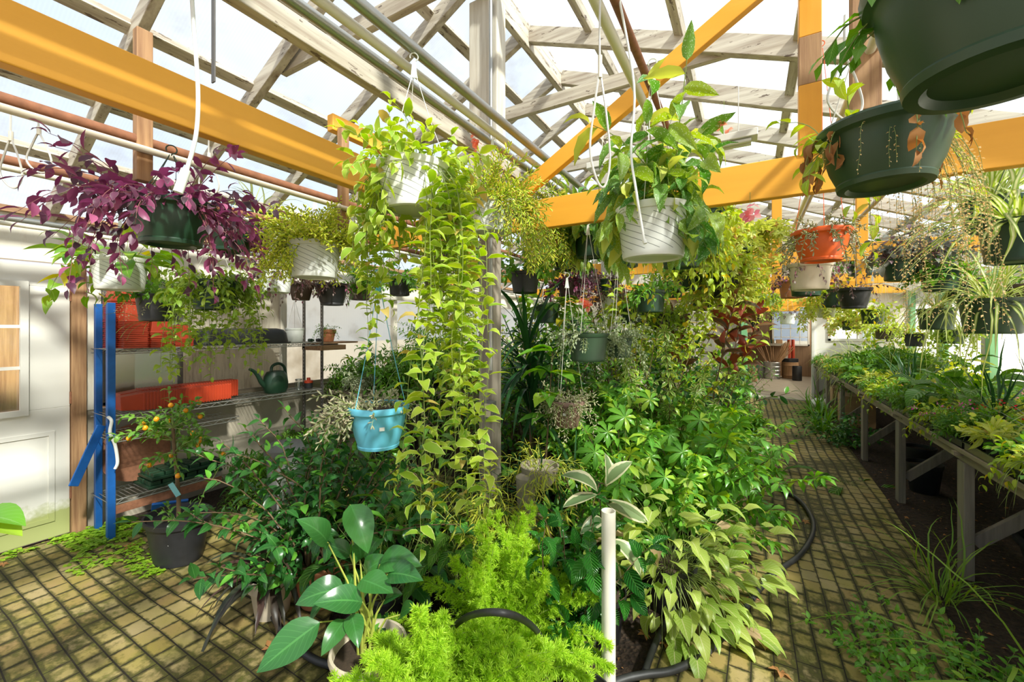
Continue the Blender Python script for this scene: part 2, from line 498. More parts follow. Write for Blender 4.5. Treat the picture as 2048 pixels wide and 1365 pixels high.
M['perf'] = m_plain('dark_slotted_steel', (.16, .15, .14), .5, .6, .2)
M['bright_steel'] = m_plain('bright_steel', (.62, .62, .62), .28, .9, .1, 10)
M['label'] = m_plain('paper_label', (.85, .85, .82), .6, var=.02)
M['wire'] = m_plain('pale_wire', (.62, .60, .54), .4, .2, .05)
M['dark_wire'] = m_plain('dark_wire', (.05, .09, .07), .5)
M['cardboard'] = m_plain('brown_paper', (.48, .30, .17), .8, var=.2, scale=8)
M['concrete'] = m_plain('concrete', (.46, .40, .32), .85, var=.15, scale=6, bump=.3)
M['green_paint'] = m_plain('mint_green_paint', (.20, .46, .22), .5, var=.1, scale=5)
M['black'] = m_plain('black_void', (.01, .01, .01), .8)

def spiral_pot():
    t = NT('white_swirl_plastic')
    sp = t.n('ShaderNodeSeparateXYZ', {0: t.coord('Object')})
    a = t.mth('DIVIDE', t.mth('ARCTAN2', sp.outputs[1], sp.outputs[0]), 2 * PI)
    f = t.mth('FRACT', t.mth('ADD', t.mth('MULTIPLY', a, 14.0), t.mth('MULTIPLY', sp.outputs[2], 42.0)))
    g = t.mth('LESS_THAN', t.mth('ABSOLUTE', t.mth('SUBTRACT', f, .5)), .045)
    z = t.mth('MULTIPLY', t.mth('GREATER_THAN', sp.outputs[2], .026), t.mth('LESS_THAN', sp.outputs[2], .155))
    g = t.mth('MULTIPLY', g, z)
    c = t.mix(g, (.78, .79, .74), (.20, .21, .19))
    b = t.bsdf(c, .4, 0, t.bump(t.mth('SUBTRACT', 1.0, g), .002, 1))
    tr = t.n('ShaderNodeBsdfTranslucent', {0: c})
    return t.end(t.n('ShaderNodeMixShader', {0: .12, 1: b, 2: tr.outputs[0]}).outputs[0])
M['swirl'] = spiral_pot()

def poly_mat(name, tint, clear, scale_dir, dirty=.3):
    """twin-wall polycarbonate: lets light through and glows white where the sun strikes it"""
    t = NT(name); co = t.coord('Object')
    sp = t.n('ShaderNodeSeparateXYZ', {0: co})
    w = t.mth('SINE', t.mth('MULTIPLY', sp.outputs[scale_dir], 2 * PI / .016))
    dirt = t.mth('MULTIPLY', t.mth('SUBTRACT', t.noise(2.2, 6, co, .65), .52), 3.0, clamp=True)
    c = t.mix(t.mth('MULTIPLY', dirt, dirty), tint, (.40, .33, .22))
    c = t.mix(t.mth('MULTIPLY', t.mth('ADD', w, 1.0), .04), c, (.5, .5, .5))
    tp = t.n('ShaderNodeBsdfTransparent', {0: c}); tl = t.n('ShaderNodeBsdfTranslucent', {0: c})
    gl = t.n('ShaderNodeBsdfGlossy', {0: (.8, .8, .8), 'Roughness': .3})
    m = t.n('ShaderNodeMixShader', {0: clear, 1: tl.outputs[0], 2: tp.outputs[0]})
    m = t.n('ShaderNodeMixShader', {0: .05, 1: m.outputs[0], 2: gl.outputs[0]})
    return t.end(m.outputs[0])
M['poly_roof'] = poly_mat('roof_polycarbonate', (.84, .92, 1.0), .66, 1, .6)
M['poly_wall'] = poly_mat('wall_polycarbonate', (.95, .95, .90), .62, 1, .6)
M['poly_right'] = poly_mat('right_wall_polycarbonate', (.95, .95, .93), .35, 1, .12)

def brick_mat():
    t = NT('mossy_brick_paving'); base = t.coord('Object')
    wob = t.n('ShaderNodeTexNoise', {'Vector': base, 'Scale': 1.1, 'Detail': 1.0})
    ofs = t.n('ShaderNodeVectorMath', {0: wob.outputs['Color'], 1: (.5, .5, .5)}, operation='SUBTRACT')
    ofs = t.n('ShaderNodeVectorMath', {0: ofs.outputs[0], 3: .055}, operation='SCALE')
    co = t.n('ShaderNodeVectorMath', {0: base, 1: ofs.outputs[0]}).outputs[0]
    b = t.n('ShaderNodeTexBrick', {'Vector': co, 'Scale': 1.0, 'Mortar Size': .003, 'Mortar Smooth': .25, 'Bias': 0.0, 'Brick Width': .122, 'Row Height': .092,
                                   'Color1': (.0, .0, .0), 'Color2': (1, 1, 1), 'Mortar': (.5, .5, .5)})
    b.offset = .5
    rnd = b.outputs['Color']; mort = b.outputs['Fac']
    sep = t.n('ShaderNodeSeparateColor', {0: rnd}).outputs[0]
    tan = t.ramp(sep, [(0, (.32, .18, .10)), (.45, (.38, .27, .14)), (.8, (.44, .32, .20)), (1, (.20, .16, .11))])
    moss = t.noise(1.5, 6, base, .62); fine = t.noise(24, 4, base, .7)
    # moss creeps from the joints over the brick faces
    edge = t.n('ShaderNodeTexBrick', {'Vector': co, 'Scale': 1.0, 'Mortar Size': .024, 'Mortar Smooth': 1.0, 'Brick Width': .122, 'Row Height': .092})
    edge.offset = .5
    f = t.mth('ADD', t.mth('MULTIPLY', moss, 1.5), t.mth('ADD', t.mth('MULTIPLY', fine, .75), t.mth('MULTIPLY', edge.outputs['Fac'], .34)))
    f1 = t.mth('MULTIPLY', t.mth('SUBTRACT', f, 1.10), 4.0, clamp=True)
    yel = t.mix(t.mth('MULTIPLY', t.noise(5, 3, base), 1.1), tan, (.24, .21, .03))
    c = t.mix(t.mth('MULTIPLY', f1, .93), yel, t.ramp(fine, [(.35, (.028, .022, .010)), (.6, (.065, .065, .012)), (.75, (.13, .14, .02))]))
    c = t.mix(mort, c, (.018, .014, .008))
    h = t.mth('SUBTRACT', t.mth('MULTIPLY', fine, .25), t.mth('MULTIPLY', mort, 1.0))
    return t.end(t.bsdf(c, .72, 0, t.bump(h, .012, .9), .3))
M['brick'] = brick_mat()

def ground_mat():
    t = NT('mulch_ground'); co = t.coord('Object')
    n = t.noise(30, 6, co, .7); v = t.n('ShaderNodeTexVoronoi', {'Vector': co, 'Scale': 46.0})
    c = t.ramp(n, [(.3, (.016, .010, .006)), (.55, (.055, .032, .018)), (.75, (.13, .08, .045))])
    return t.end(t.bsdf(c, .95, 0, t.bump(t.mth('ADD', n, v.outputs['Distance']), .03, 1)))
M['mulch'] = ground_mat()

def door_mat():
    t = NT('old_white_door_paint'); co = t.coord('Object'); sp = t.n('ShaderNodeSeparateXYZ', {0: co})
    low = t.mth('MULTIPLY', t.mth('SUBTRACT', .33, sp.outputs[2]), 3.4)
    n = t.noise(5, 6, co, .65)
    f = t.mth('MULTIPLY', t.mth('SUBTRACT', t.mth('ADD', low, t.mth('MULTIPLY', n, 1.1)), .72), 4.0, clamp=True)
    c = t.mix(t.mth('MULTIPLY', n, .25), (.80, .78, .72), (.62, .58, .48))
    c = t.mix(t.mth('MULTIPLY', f, .85), c, (.30, .34, .06))
    return t.end(t.bsdf(c, .45))
M['door'] = door_mat()
def wall_mat():
    t = NT('stained_white_board'); co = t.coord('Object', (1, 1, .25))
    n = t.noise(7, 6, co, .7); b = t.noise(1.2, 3, t.coord('Object'))
    c = t.mix(t.mth('MULTIPLY', t.mth('SUBTRACT', n, .5), 2.2, clamp=True), (.78, .74, .64), (.48, .36, .20))
    c = t.mix(t.mth('MULTIPLY', t.mth('SUBTRACT', b, .5), 1.6, clamp=True), c, (.62, .50, .34))
    return t.end(t.bsdf(c, .5))
M['wallboard'] = wall_mat()
M['beige_board'] = m_plain('beige_lower_board', (.40, .35, .27), .7, var=.25, scale=5)
def streaked():
    t = NT('streaked_panel'); co = t.coord('Object', (1, 1, .12)); n = t.noise(22, 6, co, .72)
    m = t.noise(1.5, 2, t.coord('Object'))
    f = t.mth('MULTIPLY', t.mth('MULTIPLY', t.mth('SUBTRACT', n, .48), 4.0, clamp=True), t.mth('MULTIPLY', m, 1.4), clamp=True)
    c = t.mix(f, (.66, .61, .50), (.16, .10, .05))
    b = t.bsdf(c, .4); tr = t.n('ShaderNodeBsdfTranslucent', {0: c})
    return t.end(t.n('ShaderNodeMixShader', {0: .45, 1: b, 2: tr.outputs[0]}).outputs[0])
M['streaked'] = streaked()
def glass(name, tint, op=.25, rough=.1):
    t = NT(name)
    a = t.n('ShaderNodeBsdfTransparent', {0: tint}); g = t.n('ShaderNodeBsdfGlossy', {0: (.75, .78, .76), 'Roughness': rough})
    return t.end(t.n('ShaderNodeMixShader', {0: op, 1: a.outputs[0], 2: g.outputs[0]}).outputs[0])
M['glass'] = glass('window_glass', (.9, .93, .9), .14)
M['dull_glass'] = glass('clouded_glass', (.42, .45, .42), .5, .22)
M['clear_plastic'] = glass('clear_plastic', (.86, .88, .88), .25, .2)

# leaves
LF = {}
LF['tradvar'] = m_leaf('variegated_wandering_leaf', (.24, .42, .035), (.46, .56, .07), vein=None, edge=(.66, .70, .24), edge_at=.42, old=((.55, .42, .12), .96), trans=.42)
LF['lime'] = m_leaf('lime_leaf', (.30, .46, .025), (.50, .60, .05), vein=(.58, .66, .18), old=((.70, .55, .05), .9))
LF['pothos'] = m_leaf('heart_leaf_green', (.10, .30, .025), (.34, .46, .04), vein=(.30, .45, .10), old=((.62, .55, .03), .86))
LF['purple'] = m_leaf('purple_leaf', (.06, .035, .045), (.17, .045, .10), edge=(.26, .20, .18), edge_at=.45, old=((.42, .11, .22), .84), trans=.25, under=(.26, .06, .14))
LF['dusky'] = m_leaf('dusky_leaf', (.10, .075, .06), (.20, .12, .10), trans=.25, old=((.28, .08, .14), .85))
LF['sedum'] = m_leaf('golden_sedum_leaf', (.56, .70, .05), (.80, .85, .10), tip=(.88, .80, .20), trans=.3, rough=.35)
LF['sedum2'] = m_leaf('green_gold_leaf', (.40, .60, .04), (.72, .76, .08), tip=(.85, .55, .18), trans=.3, rough=.35)
LF['begonia'] = m_leaf('spotted_wing_leaf', (.07, .24, .04), (.34, .44, .05), spot=(.66, .74, .55), edge=(.42, .42, .10), edge_at=.47, old=((.50, .54, .10), .86), trans=.38, spot_scale=15)
LF['silver'] = m_leaf('silver_green_leaf', (.26, .33, .19), (.42, .45, .28), trans=.2, rough=.55)
LF['jade'] = m_leaf('pale_succulent_leaf', (.38, .40, .23), (.52, .50, .30), tip=(.58, .42, .30), trans=.15, rough=.5)
LF['hoya'] = m_leaf('waxy_vine_leaf', (.16, .30, .025), (.36, .48, .06), vein=(.42, .52, .15), trans=.4)
LF['ficus'] = m_leaf('dark_glossy_leaf', (.018, .10, .018), (.045, .17, .03), vein=(.09, .24, .06), old=((.13, .38, .04), .84), rough=.28, trans=.22)
LF['phil'] = m_leaf('broad_glossy_leaf', (.030, .13, .035), (.055, .20, .04), vein=(.07, .24, .06), edge=(.28, .42, .10), edge_at=.56, rough=.22, trans=.22, spec=.6)
LF['coffee'] = m_leaf('shiny_ribbed_leaf', (.018, .13, .016), (.05, .25, .025), vein=(.10, .30, .05), rough=.16, trans=.2, spec=.7, ribs=.012)
LF['calathea'] = m_leaf('ribbed_green_leaf', (.05, .20, .025), (.16, .34, .035), vein=(.26, .42, .09), rough=.3, trans=.32, ribs=.008, old=((.42, .46, .04), .93))
LF['varrubber'] = m_leaf('cream_edged_leaf', (.13, .22, .09), (.22, .30, .13), edge=(.72, .68, .44), edge_at=.30, centre=None, rough=.35, trans=.3, under=(.62, .50, .34))
LF['syng'] = m_leaf('arrow_leaf', (.24, .38, .05), (.42, .50, .10), vein=(.56, .58, .26), old=((.50, .36, .20), .94), trans=.35, rough=.4)
LF['scheff'] = m_leaf('umbrella_leaf', (.09, .28, .03), (.20, .46, .04), vein=(.22, .44, .10), rough=.3, trans=.34, old=((.34, .52, .05), .8))
LF['scheffvar'] = m_leaf('cream_umbrella_leaf', (.10, .24, .04), (.22, .36, .05), edge=(.60, .62, .22), edge_at=.32, rough=.3, trans=.34)
LF['fern'] = m_leaf('fern_leaf', (.05, .17, .02), (.16, .32, .03), trans=.35)
LF['asp'] = m_leaf('bright_feathery_leaf', (.30, .52, .025), (.52, .72, .06), trans=.45, rough=.5)
LF['olive'] = m_leaf('olive_needle_leaf', (.36, .42, .035), (.55, .54, .07), trans=.3)
LF['dracaena'] = m_leaf('long_dark_leaf', (.015, .06, .018), (.03, .11, .025), rough=.3, trans=.2)
LF['spider'] = m_leaf('striped_spider_leaf', (.22, .34, .05), (.34, .45, .07), centre=(.74, .74, .40), trans=.4)
LF['cordyline'] = m_leaf('maroon_leaf', (.04, .05, .03), (.09, .035, .03), rough=.35, trans=.2)
LF['redrubber'] = m_leaf('bronze_rubber_leaf', (.05, .06, .03), (.14, .08, .03), vein=(.40, .14, .05), edge=(.52, .07, .03), edge_at=.46, rough=.3, trans=.15, under=(.36, .09, .05))
LF['yellowmaple'] = m_leaf('yellow_lobed_leaf', (.36, .44, .05), (.58, .60, .14), vein=(.66, .68, .28), old=((.58, .36, .14), .94), trans=.42)
LF['grey'] = m_leaf('grey_purple_leaf', (.13, .15, .11), (.24, .23, .20), trans=.2, old=((.20, .12, .13), .8))
LF['cover'] = m_leaf('clover_leaf', (.20, .40, .02), (.36, .55, .04), trans=.4)
LF['dry'] = m_leaf('dry_leaf', (.30, .14, .05), (.50, .24, .08), trans=.25, rough=.8)
LF['straw'] = m_leaf('straw_bits', (.66, .46, .20), (.78, .58, .30), trans=.35, rough=.8)
LF['green'] = m_leaf('plain_green_leaf', (.07, .24, .025), (.20, .42, .04), vein=(.24, .44, .10), trans=.36)
LF['grassy'] = m_leaf('grass_blade', (.12, .28, .03), (.28, .42, .05), trans=.4)
LF['kumquat'] = m_leaf('citrus_leaf', (.07, .22, .03), (.18, .36, .04), vein=(.22, .40, .10), trans=.3)
LF['pinkfl'] = m_leaf('pink_petal', (.80, .30, .38), (.86, .46, .46), trans=.5)
LF['coralfl'] = m_leaf('coral_petal', (.88, .32, .20), (.92, .46, .32), trans=.5)
LF['whitefl'] = m_leaf('cream_petal', (.80, .76, .50), (.90, .84, .66), trans=.4)
LF['redfl'] = m_leaf('red_petal', (.80, .03, .02), (.85, .10, .05), trans=.4)
LF['purplefl'] = m_leaf('violet_petal', (.20, .10, .55), (.34, .20, .66), trans=.4)
LF['yellowfl'] = m_leaf('yellow_petal', (.85, .65, .03), (.90, .75, .10), trans=.4)
LF['magentafl'] = m_leaf('magenta_petal', (.62, .08, .40), (.78, .22, .52), trans=.4)

# ------------------------------------------------------------------ the house
RX, RZ = -1.52, 3.89            # ridge
XL, XR = -4.48, 2.60            # side walls
SL, SR = .50, .40               # slopes
Y0, Y1 = -1.6, 10.75
def roofz(x): return RZ + SL * (x - RX) if x < RX else RZ - SR * (x - RX)

o = MB().bb((XL - .05, -4, -.06), (XR + .06, 10.6, 0)).build('floor', M['mulch']); struct(o)
o = MB().bb((-40, -30, -.12), (40, 60, -.065)).build('ground_outside', M['concrete']); struct(o)
def flat(name, pts, z, mat, th=.03, rz=0.0, org=(0, 0)):
    """a thin paved slab over the outline pts; its local axes are turned by rz so that the courses follow it"""
    mb = MB(); n = len(pts); R = Matrix.Rotation(-rz, 2)
    L = [R @ Vector((p[0] - org[0], p[1] - org[1])) for p in pts]
    mb.add([(p.x, p.y, 0) for p in L] + [(p.x, p.y, -th) for p in L], [tuple(range(n)), tuple(reversed(range(n, 2 * n)))] + [(i, i + n, (i + 1) % n + n, (i + 1) % n) for i in range(n)])
    o = mb.build(name, mat); o.location = (org[0], org[1], z); o.rotation_euler = (0, 0, rz); return struct(o)
path_r = [(-1.0, -1.4), (.62, -1.4), (.66, 1.0), (.72, 1.9), (.86, 2.7), (1.0, 3.6), (1.08, 5.0), (1.12, 7), (1.12, 10.55), (-.02, 10.55), (-.30, 9.0), (-.36, 5), (-.36, 3), (-.45, 1.2), (-1.0, 1.2)]
flat('floor_brick_path', path_r, .025, M['brick'], rz=PI / 2)
path_l = [(-4.42, -1.4), (-1.01, -1.4), (-1.01, 1.25), (-1.9, 1.35), (-2.35, 2.0), (-2.5, 3.4), (-3.5, 3.4), (-3.75, 1.75), (-4.42, 1.2)]
flat('floor_brick_landing', path_l, .025, M['brick'], rz=0.0)
o = MB().bb((-.6, 10.56, -.02), (1.9, 17.4, .05)).build('floor_concrete', M['concrete']); struct(o)

# roof panels
def roof_panel(name, x0, x1, off=.0):
    mb = MB(); z0, z1 = roofz(x0) + off, roofz(x1) + off
    mb.add([(x0, Y0, z0), (x1, Y0, z1), (x1, Y1, z1), (x0, Y1, z0)], [(0, 1, 2, 3)])
    return struct(mb.build(name, M['poly_roof']))
roof_panel('ceiling_left', XL - .12, RX, .10); roof_panel('ceiling_right', RX, XR + .12, .10)
ys = [.925 + .64 * k for k in range(-4, 16)]
for y in ys:
    struct(MB().beam((XL - .05, y, roofz(XL - .05)), (RX - .02, y, RZ - .01), .05, .11).build('roof_rafter', M['grey_wood'], bevel=.004))
    y2 = y + .03
    struct(MB().beam((RX + .02, y2, RZ - .01), (XR + .05, y2, roofz(XR + .05)), .055, .12).build('roof_rafter', M['grey_wood'], bevel=.004))
for x in (-1.92, -2.39, -2.95, -3.47, -3.98):
    struct(MB().beam((x, Y0, roofz(x) + .055), (x, Y1, roofz(x) + .055), .075, .05, up=(-SL, 0, 1)).build('roof_purlin', M['grey_wood_y'], bevel=.003))
for x in (-1.0, -.39, .25, .87, 1.5, 2.1):
    struct(MB().beam((x, Y0, roofz(x) + .055), (x, Y1, roofz(x) + .055), .06, .05, up=(SR, 0, 1)).build('roof_purlin', M['grey_wood_y'], bevel=.003))
struct(MB().beam((RX, Y0, RZ - .02), (RX, Y1, RZ - .02), .05, .20).build('roof_ridge_beam', M['grey_wood_y'], bevel=.004))
for y in (1.63, 2.91, 4.19, 5.47, 6.75, 8.03, 9.31):
    struct(MB().beam((-2.72, y, 3.325), (-.02, y, 3.325), .045, .10).build('roof_collar_beam', M['grey_wood'], bevel=.003))

# truss: orange tie, posts and braces
TY = 2.43
struct(MB().beam((XL + .05, TY, 2.32), (XR, TY, 2.315), .05, .19).build('orange_tie_beam', M['orange'], bevel=.004), 'orange painted tie beam crossing the house in front of the big white pot')
struct(MB().beam((-1.68, Y0, 2.345), (-1.68, TY - .03, 2.345), .05, .17).build('orange_long_beam', M['orange_y'], bevel=.004), 'thick orange painted beam running overhead along the left side with a plastic bag nailed on it')
struct(MB().beam((-1.40, TY, 2.44), (.06, TY, 3.30), .05, .10).build('orange_brace', M['orange'], bevel=.004), 'orange diagonal brace from the white post up to the roof')
pb = MB().bb((.205, TY - .03, 2.4), (.295, TY + .03, 2.74)).build('orange_hanger_post', M['orange_z'], bevel=.003); struct(pb, 'upright orange post above the tie beam with a bare wood stretch')
struct(MB().bb((.205, TY - .03, 2.74), (.295, TY + .03, 2.97)).build('roof_post_bare_section', M['bare_wood'], bevel=.003))
struct(MB().bb((.205, TY - .03, 2.97), (.295, TY + .03, 3.25)).build('roof_post_upper_section', M['orange_z'], bevel=.003))
struct(MB().bb((.345, 2.05, 2.42), (.435, 2.11, 3.2)).build('roof_post_brown', M['bare_wood'], bevel=.003))
struct(MB().beam((-2.0, 1.46, 2.71), (-1.98, 2.1, 2.71), .05, .09).build('orange_short_beam', M['orange_y'], bevel=.004), 'short orange beam end above the left beam')
for ty in (5.2, 8.0, 10.4):
    struct(MB().beam((XL + .05, ty, 2.32), (XR, ty, 2.32), .05, .17).build('orange_tie_beam', M['orange'], bevel=.004))
    for x in (.25, .95):
        struct(MB().bb((x - .045, ty - .03, 2.0), (x + .045, ty + .03, roofz(x))).build('orange_hanger_post', M['orange_z'], bevel=.003))
    struct(MB().beam((-1.40, ty, 2.44), (.06, ty, 3.30), .05, .10).build('orange_brace', M['orange'], bevel=.004))
    struct(MB().beam((.3, ty, 1.98), (.9, ty, 1.98), .05, .12).build('orange_low_beam', M['orange'], bevel=.004))
# centre posts
for i, y in enumerate((2.33, 5.2, 8.0, 10.6)):
    struct(MB().bb((-1.57, y - .055, 0), (-1.46, y + .055, 2.24)).build('pillar_lower', M['post_wood'], bevel=.006))
    mb = MB().bb((-1.655, y - .05, 2.24), (-1.50, y + .06, RZ - .1)).bb((-1.495, y - .065, 2.20), (-1.42, y + .045, RZ - .15))
    struct(mb.build('pillar_upper', M['grey_wood_z'], bevel=.006))
# brown hangers that carry the pipes
for y in (.638, 1.507):
    struct(MB().bb((-1.97, y - .024, 2.12), (-1.93, y + .024, 2.68)).build('pipe_hanger_timber', M['bare_wood'], bevel=.003))
struct(MB().beam((-1.42, -1.5, 2.655), (-1.42, 6, 2.655), .05, .085).build('white_long_beam', M['grey_wood_y'], bevel=.004))

# pipes
def pipe(name, p0, p1, r, mat, label, cat='pipe', straps=0, group=None):
    e = MB().tube([p0, p1], r, 14).build(name, mat, smooth=True)
    tag(e, label, cat, group)
    if straps:
        p0, p1 = Vector(p0), Vector(p1)
        for k in range(straps):
            q = p0.lerp(p1, (k + .5) / straps); d = (p1 - p0).normalized() * .006
            MB().tube([q - d, q + d], r * 1.35, 14).build('cable_tie', M['wire'], e, True)
    return e
Y2 = 9
pipe('rusty_pipe', (-1.95, -1.5, 2.27), (-1.95, Y2, 2.27), .019, M['rust'], 'rusty iron pipe hung just under the long orange beam at the left')
pipe('white_pipe', (-1.92, -1.5, 2.232), (-1.92, Y2, 2.232), .013, M['pvc'], 'thin cream pipe strapped beneath the rusty pipe nearest the long orange beam', straps=16)
pipe('rusty_pipe', (-2.65, -1.5, 2.27), (-2.65, Y2, 2.27), .019, M['rust'], 'rusty pipe one row further left, over the shelf side')
pipe('white_pipe', (-2.62, -1.5, 2.23), (-2.62, Y2, 2.23), .013, M['pvc'], 'thin cream pipe under the second rusty pipe from the orange beam', straps=12)
pipe('grey_pipe', (-4.12, -1.5, 2.28), (-4.12, Y2, 2.28), .019, M['galv'], 'grey pipe running just above the white door')
pipe('white_pipe', (-4.06, -1.5, 2.235), (-4.06, Y2, 2.235), .014, M['pvc'], 'cream pipe beside the grey pipe along the top of the door wall')
pipe('grey_pipe', (-1.31, -1.5, 2.66), (-1.31, 6.4, 2.66), .022, M['galv'], 'grey galvanised pipe beside the white overhead beam')
pipe('cream_pipe', (-1.24, -1.5, 2.67), (-1.24, 6.4, 2.67), .019, M['pvc'], 'cream overhead pipe between two grey pipes')
pipe('grey_pipe', (-1.17, -1.5, 2.70), (-1.17, 6.4, 2.70), .024, M['galv'], 'thicker grey overhead pipe, outermost beside the cream one')
pipe('cream_pipe', (-.43, -1.5, 2.64), (-.43, 6.4, 2.62), .019, M['pvc'], 'cream pipe overhead above the begonia basket')
pipe('rusty_pipe', (-.385, -1.5, 2.67), (-.385, 6.4, 2.65), .016, M['rust'], 'rusty pipe strapped to the cream pipe above the begonia basket')
pipe('cream_pipe', (.40, -1.5, 2.66), (.40, 6.4, 2.62), .017, M['pvc'], 'cream pipe beside the brown upright timber')
pipe('grey_pipe', (.44, -1.5, 2.69), (.44, 6.4, 2.65), .016, M['galv'], 'grey pipe running with the cream pipe beside the brown timber')
pipe('grey_pipe', (.93, -1.5, 2.66), (.93, 6.4, 2.64), .018, M['galv'], 'grey pipe at the far upper corner over the hanging spider plant')
pipe('white_conduit', (-1.455, 2.245, 1.3), (-1.455, 2.245, 3.7), .012, M['galv'], 'thin conduit running up the centre post', 'conduit')
o = MB().bb((-1.50, 2.225, .98), (-1.43, 2.275, 1.10)); e = o.build('outlet_box', M['grey_plastic'], bevel=.004); tag(e, 'grey outdoor outlet box screwed low on the centre post', 'outlet')
MB().bb((-1.487, 2.219, 1.0), (-1.443, 2.2245, 1.04)).bb((-1.487, 2.219, 1.045), (-1.443, 2.2245, 1.085)).build('socket', M['cream_plastic'], e)

# ------------------------------------------------------------------ left wall with door
X = XL
def wall(name, a, b, mat, bevel=0.0): return struct(MB().bb(a, b).build(name, mat, bevel=bevel))
wall('wall_left_header', (X - .06, Y0, 2.06), (X, 1.15, 2.40), M['wallboard'])
wall('wall_left_top', (X - .06, 1.15, 1.98), (X - .005, Y1, 2.42), M['wallboard'])
wall('wall_left_lower', (X - .06, 1.12, 0), (X - .01, Y1, .93), M['beige_board'])
wall('wall_left_pier', (X - .06, 1.12, .93), (X - .004, 1.205, 1.98), M['wallboard'])
wall('trim_1', (X - .03, 1.035, 0), (X + .03, 1.115, 2.04), M['bare_wood'], .004)
wall('trim_2', (X - .02, 1.42, .90), (X + .02, 6.2, .95), M['bench_wood_y'])
wall('trim_3', (X - .02, Y0, 2.385), (X + .03, Y1, 2.43), M['bare_wood_y'])
# window behind the shelves
def window(name, y0, y1, z0, z1, gm, x=X, mull=True, fr=M['perf']):
    w = MB().bb((x - .03, y0, z0), (x + .01, y1, z0 + .03)).bb((x - .03, y0, z1 - .03), (x + .01, y1, z1)).bb((x - .03, y0, z0), (x + .01, y0 + .03, z1)).bb((x - .03, y1 - .03, z0), (x + .01, y1, z1))
    if mull: w.bb((x - .03, y0, (z0 + z1) / 2 - .02), (x + .012, y1, (z0 + z1) / 2 + .02))
    o = struct(w.build(name, fr, bevel=.003))
    MB().bb((x - .018, y0 + .03, z0 + .03), (x - .012, y1 - .03, z1 - .03)).build('pane', gm, o)
    return o
window('window_1', 1.21, 1.75, .95, 1.98, M['dull_glass'])
wall('wall_left_panel_stained', (X - .04, 1.755, .95), (X - .02, 2.65, 1.98), M['streaked'])
wall('wall_left_stud', (X - .06, 2.655, .93), (X + .01, 2.72, 1.98), M['grey_wood_z'])
wall('wall_left_panel_clear', (X - .03, 2.725, .95), (X - .02, Y1, 1.98), M['poly_wall'])
for y in (4.3, 5.6, 6.9, 8.2, 9.5): wall('wall_left_stud', (X - .05, y, .93), (X + .02, y + .07, 1.98), M['grey_wood_z'])
# door
dr = MB().bb((X - .045, .10, .02), (X, 1.03, .98)).bb((X - .045, .10, 1.88), (X, 1.03, 2.045)).bb((X - .045, .10, .98), (X, .25, 1.88)).bb((X - .045, .80, .98), (X, 1.03, 1.88))
door = struct(dr.build('door_1', M['door'], bevel=.003), 'old white panelled door with a nine lite window and moss at its foot')
fr = MB()
for a, b in (((.23, .95), (.82, .99)), ((.23, 1.87), (.82, 1.91))): fr.bb((X - .01, a[0], a[1]), (X + .022, b[0], b[1]))
fr.bb((X - .01, .23, .99), (X + .022, .27, 1.87)).bb((X - .01, .78, .99), (X + .022, .82, 1.87))
for z in (1.28, 1.575): fr.bb((X - .01, .27, z), (X + .012, .78, z + .022))
for y in (.435, .605): fr.bb((X - .01, y, .99), (X + .012, y + .018, 1.87))
fr.build('door_window_frame', M['white_paint'], door)
MB().bb((X - .03, .25, .99), (X - .025, .80, 1.87)).build('pane', M['glass'], door)
pn = MB()
for y0, y1 in ((.17, .50), (.62, .95)):
    pn.bb((X - .002, y0, .14), (X + .008, y1, .17)).bb((X - .002, y0, .78), (X + .008, y1, .81)).bb((X - .002, y0, .17), (X + .008, y0 + .03, .78)).bb((X - .002, y1 - .03, .17), (X + .008, y1, .78))
pn.build('door_panel', M['door'], door)
hg = MB()
for z in (.28, 1.0, 1.78): hg.tube([(X + .012, 1.033, z), (X + .012, 1.033, z + .09)], .009, 8)
hg.build('hinge', M['rust'], door)
# what shows through the door glass: a board fence and a plank
wall('wall_left_outside_fence', (X - 1.6, -.8, 0), (X - 1.55, 1.9, 2.1), M['bare_wood'])

# ------------------------------------------------------------------ right wall
wall('wall_right_lower', (XR, Y0, 0), (XR + .08, Y1, .95), M['wallboard'])
wall('wall_right_header', (XR, Y0, 2.0), (XR + .08, Y1, 2.30), M['white_paint'])
for k in range(9):
    y = -1.16 + 1.42 * k
    struct(MB().bb((XR - .09, y - .05, 0), (XR - .01, y + .05, 2.26)).build('wall_right_post', M['grey_wood_z'], bevel=.004))
    struct(MB().bb((XR - .085, y - .16, .85), (XR - .012, y - .052, 2.26)).build('wall_right_green_trim', M['green_paint'], bevel=.004))
struct(MB().bb((XR + .03, Y0, .95), (XR + .04, Y1, 2.0)).build('window_2', M['poly_right']))
# ------------------------------------------------------------------ end wall, doorway, workshop beyond
EY = 12.0
EYW = 10.62
wall('wall_end_right', (1.16, EYW, 0), (XR, EYW + .08, 1.3), M['white_paint'])
w3 = window('window_3', 0, 1, 0, 1, M['glass']); bpy.data.objects.remove(w3.children[0]); bpy.data.objects.remove(w3)
def end_window(name, x0, x1, z0, z1, gm, y=EYW, fr=M['white_paint'], nx=2, nz=2):
    w = MB().bb((x0, y - .02, z0), (x1, y + .05, z0 + .05)).bb((x0, y - .02, z1 - .05), (x1, y + .05, z1)).bb((x0, y - .02, z0), (x0 + .05, y + .05, z1)).bb((x1 - .05, y - .02, z0), (x1, y + .05, z1))
    for i in range(1, nx): xx = x0 + (x1 - x0) * i / nx; w.bb((xx - .012, y, z0), (xx + .012, y + .03, z1))
    for i in range(1, nz): zz = z0 + (z1 - z0) * i / nz; w.bb((x0, y, zz - .012), (x1, y + .03, zz + .012))
    o = struct(w.build(name, fr, bevel=.003)); MB().bb((x0 + .05, y + .01, z0 + .05), (x1 - .05, y + .016, z1 - .05)).build('pane', gm, o); return o
